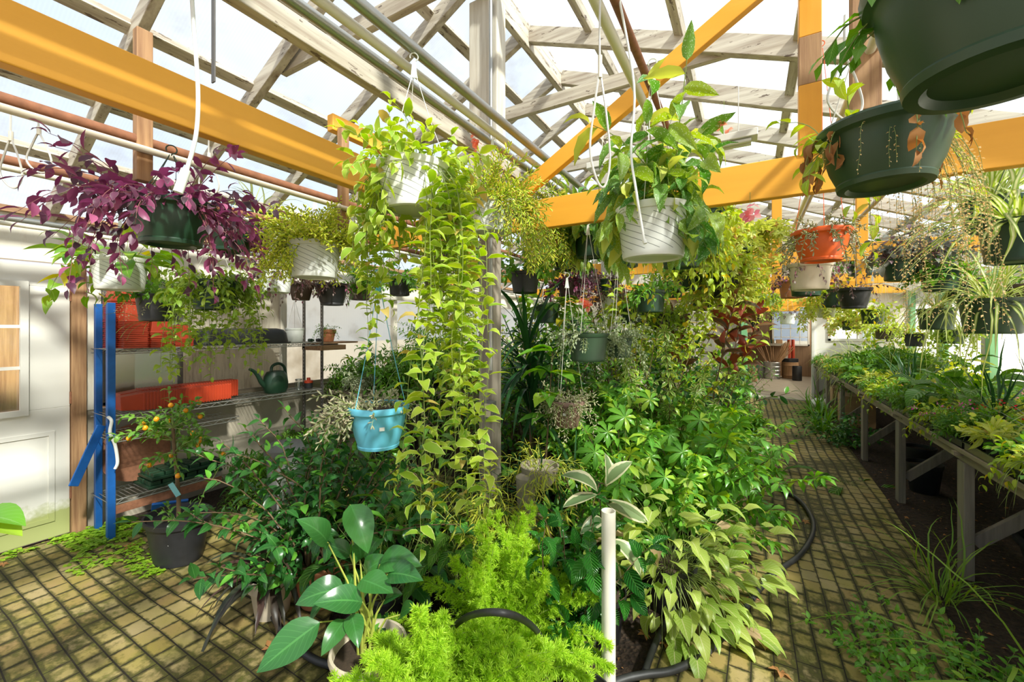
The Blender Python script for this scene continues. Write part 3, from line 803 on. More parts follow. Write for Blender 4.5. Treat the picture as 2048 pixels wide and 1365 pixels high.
end_window('window_3', 1.40, 2.35, 1.3, 1.98, M['glass'])
wall('wall_end_right_upper', (1.16, EYW, 1.98), (XR, EYW + .08, 3.4), M['white_paint'])
wall('wall_end_pier_1', (1.16, EYW, 1.3), (1.40, EYW + .08, 1.98), M['white_paint'])
wall('wall_end_pier_2', (2.35, EYW, 1.3), (XR, EYW + .08, 1.98), M['white_paint'])
wall('wall_end_left', (-4.48, EYW, 0), (-.14, EYW + .08, 3.4), M['wallboard'])
wall('wall_end_header', (-.14, EYW, 2.12), (1.16, EYW + .08, 3.4), M['white_paint'])
wall('trim_4', (-.16, EYW - .35, .03), (-.04, EYW - .02, 2.12), M['green_paint'], .004)
wall('trim_5', (1.12, EYW - .08, .03), (1.17, EYW, 2.12), M['white_paint'], .004)
wall('trim_6', (-.26, EYW - .30, .03), (-.17, EYW - .02, 2.12), M['galv'], .004)
# workshop
BY = 15.6
M['brown_board'] = m_wood('dim_brown_board', (.34, .21, .12), (.22, .13, .07), axis=2)
wall('wall_workshop_back_1', (-1.9, BY, 0), (.62, BY + .06, 2.6), M['brown_board']); wall('wall_workshop_back_2', (1.6, BY, 0), (2.2, BY + .06, 2.6), M['brown_board'])
wall('wall_workshop_back_3', (.62, BY, 0), (1.6, BY + .06, 1.0), M['brown_board']); wall('wall_workshop_back_4', (.62, BY, 2.35), (1.6, BY + .06, 2.6), M['brown_board'])
wall('wall_workshop_left', (-1.9, EYW + .09, 0), (-1.84, BY, 2.6), M['beige_board'])
wall('wall_workshop_right', (1.95, EYW + .09, 0), (2.0, BY, 1.0), M['beige_board']); wall('window_5', (1.96, EYW + .09, 1.0), (1.975, BY, 2.6), M['poly_right'])  # translucent upper panel is added so that daylight reaches the dark workshop
wall('ceiling_workshop', (-1.9, EYW + .09, 2.6), (2.2, BY + .06, 2.66), M['beige_board'])
end_window('window_4', .62, 1.60, 1.0, 2.35, M['clear_plastic'], y=BY - .05, nx=4, nz=5)

# ------------------------------------------------------------------ plants
def petal_tpl(): pass
def stems(F, base_r, z0, n, L, elev, grav=1.0, tpl='ovate', size=(.03, .05), step=.03, ang=1.0, start=.12, pair=False, r=.0018,
          wob=.3, up=.8, sink=.2, prof=None, az=None, npt=8, kind='leafy', w=.01, sub=None, tipleaf=True):
    for i in range(n):
        a = F.r.uniform(0, 2 * PI) if az is None else F.r.uniform(*az)
        rr = base_r * math.sqrt(F.r.random())
        e = math.radians(F.r.uniform(*elev)); Ls = F.r.uniform(*L)
        p = Vector((rr * math.cos(a), rr * math.sin(a), z0))
        d = Vector((math.cos(a) * math.cos(e), math.sin(a) * math.cos(e), math.sin(e)))
        pts = F.path(p, d, Ls, grav, npt, wob)
        if kind == 'blade':
            F.ribbon(pts, w * F.r.uniform(.7, 1.15)); continue
        F.tube(pts, r)
        if kind == 'leafy':
            F.leaves_along(pts, tpl, size, step, ang, start, pair, prof, up, sink, tipleaf)
        elif kind == 'rosette':
            t = (pts[-1] - pts[-2]).normalized(); out = Vector((math.cos(a), math.sin(a), 0))
            dd = (t * .5 + out * .9 + Vector((0, 0, F.r.uniform(-.5, .35)))).normalized()
            F.leaf(tpl, pts[-1], dd, out * -.35 + Vector((F.r.gauss(0, .25), F.r.gauss(0, .25), 1)), F.r.uniform(*size))
        elif kind == 'spray':
            tot = len(pts)
            for k in range(2, tot):
                p = pts[k]; tn = (pts[k] - pts[k - 1]).normalized(); fr = 1 - .75 * (k / tot)
                for m in range(sub[0]):
                    q = Vector((F.r.gauss(0, 1), F.r.gauss(0, 1), F.r.gauss(0, .7)))
                    dd = (tn * .8 + q.normalized() * .75).normalized()
                    ps = F.path(p + (pts[k - 1] - p) * F.r.random(), dd, sub[1] * fr * F.r.uniform(.6, 1.1), .6, 3, .2)
                    for s_ in range(sub[2]):
                        f = (s_ + .5) / sub[2] * 3; j = min(2, int(f)); pp = ps[j].lerp(ps[j + 1], f - j)
                        F.leaf('needle', pp, (ps[j + 1] - ps[j]).normalized(), Vector((F.r.gauss(0, 1), F.r.gauss(0, 1), 1)), F.r.uniform(*size))

def frond_prof(t): return .25 + math.sin(PI * min(1, t * .92 + .08))
SP = {
 'tradvar': ('tradvar', 'stem', [dict(n=46, L=(.12, .30), elev=(5, 75), grav=2.6, tpl='ovate', size=(.05, .08), step=.03, ang=.9, rad=1.0),
                                 dict(n=26, L=(.35, .85), elev=(0, 40), grav=5.0, tpl='ovate', size=(.04, .06), step=.034, ang=1.1, rad=1.05, npt=14)]),
 'tradlong': ('tradvar', 'stem', [dict(n=46, L=(.12, .26), elev=(25, 85), grav=1.6, tpl='ovate', size=(.05, .08), step=.03, ang=.9, rad=1.0), dict(n=26, L=(.2, .4), elev=(0, 40), grav=6, tpl='ovate', size=(.05, .08), step=.03, ang=.9, rad=1.0, drape=.5),
                                  dict(n=36, L=(.45, 1.5), elev=(0, 30), grav=15.0, tpl='ovate', size=(.055, .095), step=.034, ang=1.5, sink=-.15, rad=1.05, npt=20, wob=.5, az=(-.5, 1.7)), dict(n=12, L=(.35, .8), elev=(0, 30), grav=13.0, tpl='ovate', size=(.05, .08), step=.032, ang=1.5, sink=-.15, rad=1.05, npt=16, wob=.5, az=(3.0, 4.4))]),
 'purple': ('purple', 'stem_purple', [dict(n=64, L=(.12, .32), elev=(10, 70), grav=1.5, tpl='ellip', size=(.045, .07), step=.028, ang=1.0, rad=1.0),
                               dict(n=18, L=(.25, .42), elev=(0, 40), grav=3.4, drape=.3, tpl='ovate', size=(.034, .055), step=.03, ang=1.0, rad=1.0)]),
 'purplesmall': ('purple', 'stem_purple', [dict(n=34, L=(.10, .26), elev=(5, 60), grav=2.3, tpl='ovate', size=(.036, .055), step=.022, ang=1.0, rad=1.0)]),
 'pothos': ('pothos', 'stem', [dict(n=44, L=(.08, .22), elev=(20, 75), grav=1.2, tpl='heart', size=(.10, .145), kind='rosette', rad=.8),
                               dict(n=9, L=(.2, .36), elev=(0, 30), grav=3.2, tpl='heart', size=(.07, .11), step=.07, ang=1.0, rad=1.0, drape=.6)]),
 'hoya': ('hoya', 'stem', [dict(n=60, L=(.10, .30), elev=(0, 75), grav=2.0, tpl='ellip', size=(.04, .062), step=.024, ang=1.0, rad=1.0),
                           dict(n=32, L=(.3, .62), elev=(0, 30), grav=6, tpl='ovate', size=(.04, .065), step=.030, ang=1.45, sink=0, rad=1.05, npt=12)]),
 'sedum': ('sedum', 'stem', [dict(n=150, L=(.10, .26), elev=(25, 88), grav=1.0, tpl='fat', size=(.022, .034), step=.009, ang=.95, rad=1.05, start=.2, sink=0, r=.002), dict(n=50, L=(.14, .30), elev=(0, 40), grav=2.2, tpl='fat', size=(.022, .034), step=.009, ang=.95, rad=1.05, start=.2, sink=0, r=.002, drape=.8)]),
 'sedum2': ('sedum2', 'stem', [dict(n=130, L=(.10, .32), elev=(25, 88), grav=1.1, tpl='fatthin', size=(.026, .042), step=.010, ang=.8, rad=1.05, start=.15, sink=0, r=.002),
                               dict(n=44, L=(.25, .45), elev=(0, 50), grav=4.0, tpl='fatthin', size=(.026, .042), step=.012, ang=.8, rad=1.05, start=.1, sink=0, r=.0022, az=(-.9, 1.2))]),
 'begonia': ('begonia', 'stem', [dict(n=34, L=(.16, .46), elev=(45, 88), grav=.9, tpl='wing', size=(.10, .165), step=.04, ang=1.1, rad=.8, sink=1.0, up=.5),
                                 dict(n=22, L=(.12, .30), elev=(0, 50), grav=2.5, tpl='wing', size=(.09, .15), step=.045, ang=1.1, rad=1.0, sink=1.1, up=.4, drape=.8)]),
 'succulent': ('jade', 'stem', [dict(n=60, L=(.05, .16), elev=(-5, 85), grav=1.4, tpl='fat', size=(.018, .028), step=.012, ang=1.0, rad=1.0, sink=0, r=.0025),
                                dict(n=20, L=(.12, .28), elev=(-10, 40), grav=2.8, tpl='fat', size=(.018, .028), step=.013, ang=1.0, rad=1.0, sink=0, r=.0025)]),
 'succwide': ('jade', 'stem', [dict(n=90, L=(.06, .22), elev=(-5, 60), grav=1.6, tpl='fat', size=(.024, .036), step=.013, ang=1.0, rad=1.15, sink=0, r=.0025, az=(1.9, 4.6)),
                               dict(n=30, L=(.05, .12), elev=(10, 70), grav=1.6, tpl='fat', size=(.018, .026), step=.013, ang=1.0, rad=1.0, sink=0, r=.0025)]),
 'silver': ('silver', 'stem', [dict(n=50, L=(.08, .24), elev=(0, 85), grav=1.8, tpl='small', size=(.02, .03), step=.014, ang=1.0, rad=1.0, pair=True),
                               dict(n=16, L=(.2, .4), elev=(0, 40), grav=3.5, tpl='small', size=(.018, .028), step=.018, ang=1.0, rad=1.0)]),
 'dusky': ('dusky', 'stem_purple', [dict(n=36, L=(.08, .24), elev=(0, 75), grav=2.0, tpl='ovate', size=(.025, .04), step=.024, ang=1.0, rad=1.0)]),
 'grey': ('grey', 'stem_purple', [dict(n=34, L=(.12, .3), elev=(15, 88), grav=1.2, tpl='ovate', size=(.055, .085), step=.034, ang=1.0, rad=1.0)]),
 'green': ('green', 'stem', [dict(n=34, L=(.1, .26), elev=(10, 85), grav=1.4, tpl='ovate', size=(.045, .07), step=.03, ang=1.0, rad=1.0)]),
 'greensmall': ('green', 'stem', [dict(n=46, L=(.08, .22), elev=(5, 85), grav=1.6, tpl='small', size=(.024, .036), step=.014, ang=1.0, rad=1.0)]),
 'lime': ('lime', 'stem', [dict(n=34, L=(.1, .28), elev=(5, 85), grav=1.8, tpl='ovate', size=(.045, .07), step=.03, ang=1.0, rad=1.0),
                           dict(n=12, L=(.25, .5), elev=(0, 40), grav=3.8, tpl='ovate', size=(.04, .06), step=.036, ang=1.0, rad=1.0)]),
 'maple': ('yellowmaple', 'stem', [dict(n=60, L=(.1, .38), elev=(-5, 80), grav=2.2, tpl='maple', size=(.05, .085), step=.05, ang=1.2, rad=1.0)]),
 'spider': ('spider', 'stem', [dict(n=60, L=(.28, .55), elev=(25, 88), grav=2.3, kind='blade', w=.017, rad=.35, npt=10),
                               dict(n=14, L=(.4, .7), elev=(5, 50), grav=4.0, kind='blade', w=.014, rad=.5, npt=10)]),
 'spiderbig': ('spider', 'stem', [dict(n=80, L=(.35, .62), elev=(20, 88), grav=1.8, kind='blade', w=.024, rad=.3, npt=10)]),
 'fern': ('fern', 'stem', [dict(n=30, L=(.25, .45), elev=(15, 80), grav=2.0, tpl='lance', size=(.045, .06), step=.013, ang=1.3, pair=True, rad=.3, prof=frond_prof, sink=0, up=1.2, wob=.15)]),
 'cactus': ('green', 'stem', [dict(n=40, L=(.10, .22), elev=(10, 60), grav=2.6, tpl='small', size=(.03, .045), step=.026, ang=.35, rad=1.0)]),
 'flower': ('green', 'stem', [dict(n=28, L=(.07, .16), elev=(10, 85), grav=1.0, tpl='round', size=(.03, .05), step=.024, ang=1.0, rad=.9)]),
 'croton': ('yellowmaple', 'stem', [dict(n=16, L=(.1, .22), elev=(30, 88), grav=1.0, tpl='lance', size=(.08, .12), step=.02, ang=.9, rad=.6)]),
 'calathea': ('calathea', 'stem', [dict(n=34, L=(.1, .26), elev=(35, 88), grav=.8, tpl='ovfine', size=(.12, .18), kind='rosette', rad=.6)]),
 'begred': ('redrubber', 'stem_purple', [dict(n=14, L=(.08, .18), elev=(25, 80), grav=.8, tpl='round', size=(.07, .11), kind='rosette', rad=.6)]),
 'jadebush': ('sedum2', 'stem', [dict(n=30, L=(.08, .2), elev=(20, 88), grav=.8, tpl='round', size=(.03, .045), step=.02, ang=1.0, rad=.9)]),
}
_cache = {}
def to_cam_angle(p): return math.atan2(-p[1], -p[0])
def foliage(parent, sp, R, z0, seed, key=None, scale=1.0, mult=1.0, L_k=1.0):
    """foliage (and stems) of species sp, rooted in a pot of radius R whose soil is at z0; meshes of one key are shared"""
    mat, stm, layers = SP[sp]
    k = key and (key, sp)
    if k and k in _cache:
        for nm, me in _cache[k]:
            o = bpy.data.objects.new(nm, me); C.objects.link(o); o.parent = parent; kid(parent, o); o.location = (0, 0, z0); o.rotation_euler = (0, 0, random.uniform(0, 6.28))
        return
    F = Fol(seed)
    for ly in layers:
        d = dict(ly); rad = d.pop('rad', .9); n = int(d.pop('n') * mult)
        d['L'] = tuple(x * L_k for x in d['L']); d['n'] = max(3, n)
        dr = d.pop('drape', None)
        if dr is not None and not k:
            ca = to_cam_angle(parent.location); d['az'] = (ca + dr, ca + 2 * PI - dr)
        if 'size' in d: d['size'] = tuple(x * scale for x in d['size'])
        if 'step' in d: d['step'] *= scale
        stems(F, R * rad, 0.0, **d)
    before = len(KIDS.get(parent.name, []))
    F.build(LF[mat], parent, stem_mat=M[stm])
    new = KIDS[parent.name][before:]
    for o in new: o.location = (0, 0, z0)
    if k: _cache[k] = [(o.name.split('.')[0], o.data) for o in new]

POTM = {'white': 'swirl', 'plainwhite': 'white_plastic', 'green': 'green_plastic', 'green2': 'green_plastic2', 'orange': 'orange_plastic', 'red': 'red_plastic', 'blue': 'blue_plastic', 'brown': 'brown_plastic',
        'darkbrown': 'darkbrown_plastic', 'black': 'black_plastic', 'cream': 'cream_plastic', 'terracotta': 'terracotta', 'grey': 'grey_plastic'}
_pots = {}
def pot_mesh(parent, D, H, col, style='basket', name='pot', soil=True):
    """pot standing on the parent's origin, rim diameter D, height H"""
    key = (round(D, 3), round(H, 3), col, style)
    if key not in _pots:
        R = D / 2; t = .004
        if style == 'basket': prof = [(R * .66, .006), (R * .70, 0), (R * .79, .003), (R * .82, .018), (R * .81, .022), (R * .93, H * .80), (R * .93, H * .86), (R * .965, H * .87), (R, H * .97), (R * 1.0, H), (R * .95, H), (R * .93, H * .96), (R * .90, H * .80)]
        elif style == 'bell': prof = [(R * .50, .01), (R * .56, 0), (R * .68, .002), (R * .70, .014), (R * .685, .018), (R * .80, H * .35), (R * .89, H * .66), (R * .91, H * .80), (R * .93, H * .82), (R, H * .86), (R * 1.03, H * .96), (R * 1.01, H), (R * .95, H), (R * .90, H * .82)]
        elif style == 'ribbed': prof = [(R * .6, 0), (R * .64, .004), (R * .9, H * .84), (R * 1.0, H * .85), (R * 1.02, H * .97), (R, H), (R * .93, H), (R * .88, H * .84)]
        elif style == 'clay': prof = [(R * .6, 0), (R * .66, .002), (R * .88, H * .74), (R * .99, H * .745), (R * 1.02, H * .97), (R, H), (R * .9, H), (R * .85, H * .8)]
        elif style == 'roll': prof = [(R * .6, 0), (R * .64, .004), (R * .68, H * .30), (R * .70, H * .31), (R * .89, H * .88), (R * .92, H * .89), (R * 1.0, H * .905), (R * 1.03, H * .95), (R * 1.0, H), (R * .93, H), (R * .89, H * .9)]
        else: prof = [(R * .7, 0), (R * .72, .003), (R * .93, H * .90), (R * 1.0, H * .905), (R * 1.0, H), (R * .95, H), (R * .91, H * .85)]
        fn = (lambda q, z: 1 + (.022 * (1 if math.sin(q * 22) > 0 else -1) if .01 < z < H * .82 else 0)) if style == 'ribbed' else None
        mb = MB().lathe(prof, 88 if style == 'ribbed' else 40, fn=fn)
        me_o = mb.build(name, M[POTM[col]], None, True); _pots[key] = me_o.data; bpy.data.objects.remove(me_o)
        so = MB().lathe([(R * .4, H * .84), (R * .9, H * .86), (R * .905, H * .88)], 24)
        so.lathe([(R * .9, H * .88), (R * .5, H * .905), (R * .01, H * .92)], 24)
        s_o = so.build('soil', M['soil']); _pots[key + ('s',)] = s_o.data; bpy.data.objects.remove(s_o)
    p = bpy.data.objects.new(name, _pots[key]); C.objects.link(p); p.parent = parent; kid(parent, p)
    if soil:
        s_ = bpy.data.objects.new('soil', _pots[key + ('s',)]); C.objects.link(s_); s_.parent = parent; kid(parent, s_)
    return p
def sticker(pot, R, z, ang, w=.022, h=.016):
    mb = MB(); c, s_ = math.cos(ang), math.sin(ang)
    mb.box((R * c, R * s_, z), (.001, w, h), ang); mb.build('price_label', M['label'], pot)

def hanger(parent, R, H, top, n=3, mat=None, plate=True, r=.0016, platemat=None):
    """wires from the rim to a hook at height top over the base"""
    mb = MB(); hook = top - .10 if plate else top - .03
    for i in range(n):
        a = 2 * PI * i / n + .5
        mb.tube([(R * math.cos(a), R * math.sin(a), H * .93), (R * math.cos(a) * .5, R * math.sin(a) * .5, H * .93 + (hook - H) * .5), (.008 * math.cos(a), .008 * math.sin(a), hook)], r, 6)
    mb.build('hanger_wire', mat or M['wire'], parent, True)
    hk = MB()
    if plate:
        ang = to_cam_angle(parent.location)
        Mx = Matrix.Rotation(ang, 4, 'Z')
        pr = [(-.012, 0), (-.015, -.012), (.015, -.012), (.012, 0), (.006, .055), (-.006, .055)]
        vs = [Mx @ Vector((t_, y, z + hook)) for t_ in (-.002, .002) for y, z in pr]; m = len(pr)
        hk.add(vs, [tuple(range(m)), tuple(reversed(range(m, 2 * m)))] + [(i, (i + 1) % m, (i + 1) % m + m, i + m) for i in range(m)])
        z0 = hook + .05
    else: z0 = hook
    pts = [(0, 0, z0)] + [(.016 * math.sin(q) , 0, z0 + .022 + .0 - .016 * math.cos(q) + .016 * 0) for q in np.linspace(.1, 5.2, 14)]
    hk.tube([Matrix.Rotation(to_cam_angle(parent.location) + PI / 2, 4, 'Z') @ Vector(p) for p in pts], .0026, 6)
    hk.build('hook', platemat or mat or M['white_plastic'], parent, True)

def basket(label, cx, rim, w, D, col, sp, top=None, style='basket', hr=.70, wires=3, wm=None, plate=True, seed=None, mult=1.0, L_k=1.0, scale=1.0, name='hanging_basket', group=None, lab=False, cat='hanging basket', key=None, platemat=None, H=None):
    d = FPX * D / w; H = H or D * hr
    p = at(cx, rim, d); p.z -= H
    e = empty(name, p, label, cat, group)
    seed = seed if seed is not None else int(cx * 7 + rim)
    pot = pot_mesh(e, D, H, col, style)
    if lab: sticker(pot, D / 2 * (.86 if style != 'bell' else .9), H * .55, to_cam_angle(p) + lab)
    foliage(e, sp, D / 2 * .85, H * .88, seed, key, scale, mult, L_k)
    if top is None or name=='x': top = min(2.62 if p.x > -1.6 else 2.24, roofz(p.x) - .08)
    hanger(e, D / 2 * .97, H, top - p.z, wires, wm, plate, platemat=platemat)
    return e

B = basket
DW = M['dark_wire']
B('dark green basket of velvety purple vine, leftmost under the orange beam', 343, 405, 145, .27, 'green', 'purple', hr=.6, top=2.25, wires=4, wm=DW, plate=False, style='bell')
B('smaller dark green basket of purple leaves just right of the big purple one', 462, 448, 95, .25, 'green', 'purplesmall', hr=.6, top=2.25, wm=DW, plate=False, style='bell')
B('white swirl basket of heart-shaped yellow-green leaves near the white door', 240, 517, 92, .27, 'white', 'pothos', top=2.25)
e = B('dark basket with clusters of cream flowers above the black trough', 318, 590, 76, .25, 'black', 'green', top=2.25, L_k=.9)
F = Fol(91); stems(F, .1, 0, 16, (.14, .24), (5, 70), 1.6, 'small', (.012, .018), .006, 1.3, .55, sink=0); fo = F.build(LF['whitefl'], e, 'flower'); fo.location.z = .13
B('basket of dense waxy vine trailing over the black trough', 430, 562, 84, .25, 'green', 'hoya', top=2.25, mult=1.25)
B('small white swirl basket of sparse dusky leaves above the watering can', 552, 543, 62, .20, 'white', 'dusky', top=2.25)
B('white swirl basket overflowing with golden sedum left of the centre', 630, 487, 100, .27, 'white', 'sedum', top=2.32, wires=4)
B('white basket half hidden behind the golden sedum basket', 572, 492, 62, .25, 'white', 'sedum2', top=2.32, mult=.6)
B('small brown ribbed basket of dull purple leaves over the watering can', 602, 566, 50, .19, 'darkbrown', 'dusky', top=2.25, style='ribbed')
B('small black basket with a few yellow leaves beside the brown one', 664, 568, 62, .25, 'black', 'dusky', top=2.25, style='bell', mult=.6)
big = B('large white basket of variegated vine trailing almost to the ground', 828, 335, 145, .29, 'white', 'tradlong', top=2.69, hr=.62, seed=5)
B('white swirl basket of green-gold succulent stems in front of the centre post', 985, 405, 96, .27, 'white', 'sedum2', top=2.68, hr=.66, seed=12)
B('white basket with coral begonia flowers right behind the centre post basket', 1070, 442, 68, .25, 'white', 'sedum2', top=2.68, mult=.9)
wb = B('large white swirl basket of tall white-spotted angel wing begonia', 1305, 418, 145, .28, 'white', 'begonia', top=2.63, hr=.70, seed=3, L_k=.72, mult=1.1)
F = Fol(33); stems(F, .07, .1, 5, (.50, .66), (66, 88), .9, 'wing', (.12, .18), .05, 1.0, .3, sink=.6, r=.004, az=(5.6, 7.2)); F.build(LF['begonia'], wb, 'tall_shoots')
B('green basket of pale green hanging leaves behind the begonia basket', 1362, 470, 95, .27, 'green', 'lime', top=2.62, style='bell')
B('cream basket of yellow lobed leaves behind the begonia basket', 1418, 505, 56, .24, 'cream', 'maple', top=2.62, mult=1.3, L_k=1.2)
bl = B('sky blue basket of pale succulents hanging low from a blue hanger', 757, 810, 116, .27, 'blue', 'succwide', top=1.86, style='bell', hr=.72, wm=M['blue_plastic'], lab=.12, seed=21, platemat=M['blue_plastic'])
B('small ribbed brown basket of pale succulents hanging right of the centre post', 1134, 800, 70, .23, 'brown', 'succulent', top=1.95, style='ribbed', hr=.75, lab=-.15, mult=1.2)
B('green basket of thin cactus stems with a coral flower', 1176, 667, 82, .27, 'green2', 'silver', top=2.3, hr=.68, mult=.6)
B('green basket of trailing silvery leaves just right of the cactus basket', 1238, 676, 54, .20, 'green2', 'silver', top=2.3, hr=.72)
B('dark green basket with green lobed leaves below the begonia', 1300, 582, 62, .25, 'green', 'green', top=2.4)
B('bright orange basket of small pinkish leaves right of the aisle', 1642, 462, 100, .27, 'orange', 'succulent', top=3.12, hr=.62, style='bell', lab=.5, wires=3, wm=M['orange_plastic'], plate=False, seed=41)
B('cream basket directly under the orange basket', 1620, 528, 76, .25, 'cream', 'dusky', top=2.3, mult=.6)
B('green basket with a paper label under the cream basket', 1612, 548, 60, .23, 'green', 'dusky', top=2.3, lab=.2, mult=.6, hr=.75)
B('reddish basket at the left of the green labelled basket', 1585, 562, 50, .24, 'terracotta', 'dusky', top=2.2, mult=.7)
gb = B('huge dark green basket at the upper corner seen from below', 2005, -100, 430, .29, 'green2', 'cactus', top=2.70, hr=.60, style='bell', wm=DW, L_k=.7, mult=.6)
g2 = B('dark green basket of withered leaves and straw hanging below the huge one', 1768, 252, 220, .29, 'green2', 'lime', top=2.66, hr=.56, style='bell', mult=.25, L_k=.8, scale=1.1)
F = Fol(5); stems(F, .13, .14, 60, (.22, .6), (-10, 20), 6, 'small', (.006, .011), .009, 1.0, .1, sink=0, r=.0007, az=(-.2, 1.5)); stems(F, .14, .14, 8, (.08, .2), (-10, 20), 5, 'small', (.006, .009), .01, 1.0, .1, sink=0, r=.0007, az=(3, 5)); F.build(LF['straw'], g2, 'dry_strands')
F = Fol(6); stems(F, .14, .15, 10, (.05, .16), (0, 30), 4, 'ovate', (.04, .065), .03, .6, .2, sink=1.2, az=(-1, 5)); F.build(LF['dry'], g2, 'withered_leaves')
B('dark green basket of striped spider plant at the far right edge', 2040, 442, 120, .28, 'green', 'spiderbig', top=2.5, wm=DW, plate=False)
B('small brown ribbed basket with a paper label at the right edge', 2040, 570, 70, .21, 'darkbrown', 'green', top=2.3, style='ribbed', lab=.4, hr=.75, mult=.5)
B('wide green basket of spider plant near the right window wall', 1985, 598, 100, .28, 'green2', 'spider', top=2.2)
B('green basket of spider plant left of the wide green one', 1873, 618, 60, .25, 'green2', 'spider', top=2.2, mult=.7)
B('black basket of twiggy stems right of the doorway', 1708, 577, 58, .24, 'black', 'dusky', top=2.3, mult=.4, style='bell', wm=M['wire'])
B('green basket half hidden behind the twiggy black basket', 1668, 580, 50, .24, 'green', 'lime', top=2.3, mult=.6)
B('white basket of yellow trailing leaves right of the doorway', 1652, 612, 34, .2, 'plainwhite', 'maple', top=2.2, mult=.7)
B('green basket of dark vine above the far bench', 1745, 620, 40, .22, 'green', 'lime', top=2.2, mult=.9)
# upper right spider plant mass
B('green basket with a wide fan of striped leaves above the right wall', 1985, 400, 92, .28, 'green', 'spiderbig', top=2.5, mult=.9, L_k=.9, wm=DW, plate=False)
# deeper rows of baskets
far = [
 ('dark green basket of spotted begonia between the two white baskets', 1180, 470, 66, 'green', 'begonia', 1.0, .9),
 ('black basket of spotted begonia left of the big begonia', 1130, 505, 52, 'black', 'begonia', .8, .8),
 ('dark basket of dusky leaves behind the cactus basket', 1215, 560, 48, 'green', 'dusky', 1.0, 1.0),
 ('dark basket of lime vines high behind the begonia basket', 1420, 420, 60, 'green', 'lime', 1.1, 1.0),
 ('green basket of yellow lobed leaves at the left of the doorway', 1482, 470, 52, 'green', 'maple', 1.4, 1.2),
 ('black basket of golden leaves, second from the doorway on the left', 1440, 560, 50, 'black', 'maple', 1.2, 1.1),
 ('green basket of dense yellow-green leaves above the red-leaved tree', 1402, 590, 46, 'green', 'lime', 1.2, 1.0),
 ('dark basket of trailing green leaves beside the doorway top', 1500, 560, 40, 'green', 'lime', 1.0, .9),
 ('cream basket of pale leaves high near the doorway', 1535, 590, 30, 'plainwhite', 'hoya', .8, .8),
 ('small white basket above the doorway', 1575, 628, 30, 'plainwhite', 'dusky', .8, .8),
 ('dark basket of mixed green leaves behind the large white basket', 885, 500, 50, 'darkbrown', 'green', 1.0, 1.0),
 ('brown basket of arching leaves beyond the long vines', 870, 560, 44, 'darkbrown', 'spider', .7, .8),
 ('black basket of trailing leaves left behind the centre post', 925, 590, 40, 'black', 'hoya', .8, 1.0),
 ('green basket of fern fronds behind the begonia', 1255, 500, 50, 'green', 'fern', .9, .8),
 ('brown basket of rosy leaves in the middle distance', 1175, 540, 40, 'darkbrown', 'purplesmall', .9, .9),
 ('dark basket of small green leaves, midway to the doorway', 1345, 565, 44, 'black', 'greensmall', 1.0, 1.0),
 ('green basket of yellow leaves left of the doorway, lowest of its row', 1468, 620, 34, 'green', 'maple', 1.1, 1.0),
 ('green basket of leafy vine far down over the bench', 1700, 640, 30, 'green2', 'maple', .9, .9),
 ('brown pot of vine hanging over the middle of the bench', 1770, 655, 34, 'darkbrown', 'lime', .9, 1.0),
 ('dark basket of yellow-green vine over the bench centre', 1830, 668, 36, 'black', 'lime', .8, .9),
 ('green basket of ivy over the bench near the window wall', 1905, 660, 40, 'green2', 'hoya', .8, .8),
 ('green basket of grey-green leaves under the withered basket', 1800, 520, 60, 'green', 'grey', .9, .9),
 ('dark basket of soft green leaves right of the withered basket', 1880, 540, 62, 'green', 'green', 1.0, .9),
 ('brown basket of red-tinged leaves near the right window wall', 1745, 500, 46, 'darkbrown', 'dusky', 1.2, 1.0),
]
far += [
 ('dark basket of glossy leaves right of the centre post, upper row', 1050, 545, 60, 'black', 'green', 1.4, 1.3),
 ('brown basket of purple leaves hung among the begonias', 1140, 560, 50, 'darkbrown', 'purplesmall', 1.3, 1.3),
 ('green basket of heart-shaped leaves behind the ribbed basket', 1095, 610, 52, 'green', 'pothos', 1.0, 1.2),
 ('white basket half buried in dusky leaves above the cactus basket', 1225, 590, 50, 'plainwhite', 'dusky', 1.5, 1.2),
 ('black basket of small vine leaves left of the red-leaved tree', 1320, 625, 50, 'black', 'hoya', 1.0, 1.0),
 ('green basket of lime leaves in the middle of the bed', 1265, 610, 52, 'green', 'lime', 1.2, 1.1),
 ('dark basket of mixed leaves just right of the big white begonia pot', 1400, 470, 62, 'green', 'lime', 1.3, 1.1),
 ('black basket of pale yellow leaves behind the cream basket', 1455, 530, 56, 'black', 'lime', 1.4, 1.1),
 ('dark basket of green leaves below the pale yellow leaves', 1380, 545, 52, 'green', 'green', 1.3, 1.2),
 ('black basket of leafy vine left of the centre post, far row', 800, 560, 46, 'black', 'green', 1.2, 1.2),
 ('brown basket of ferny leaves over the potting table', 720, 570, 44, 'darkbrown', 'fern', 1.0, .9),
 ('green basket of dark vine behind the long variegated vines', 940, 530, 52, 'green', 'green', 1.3, 1.2),
 ('green basket of soft leaves in front of the end wall, left', 1150, 640, 40, 'green', 'greensmall', 1.3, 1.2),
 ('dark basket of arching stripes near the right wall posts', 1930, 560, 60, 'green', 'spider', 1.0, 1.0),
 ('green basket of fluffy leaves beyond the orange basket', 1720, 520, 46, 'green', 'green', 1.2, 1.1),
 ('grey-leaved basket near the right wall, upper row', 1850, 500, 60, 'darkbrown', 'grey', 1.2, 1.1),
]
for lb, cx, ry, w, col, sp, mu, lk in far:
    B(lb, cx, ry, w, .24, col, sp, top=2.5 if ry < 520 else 2.3, mult=mu, L_k=lk, scale=1.15, plate=False)
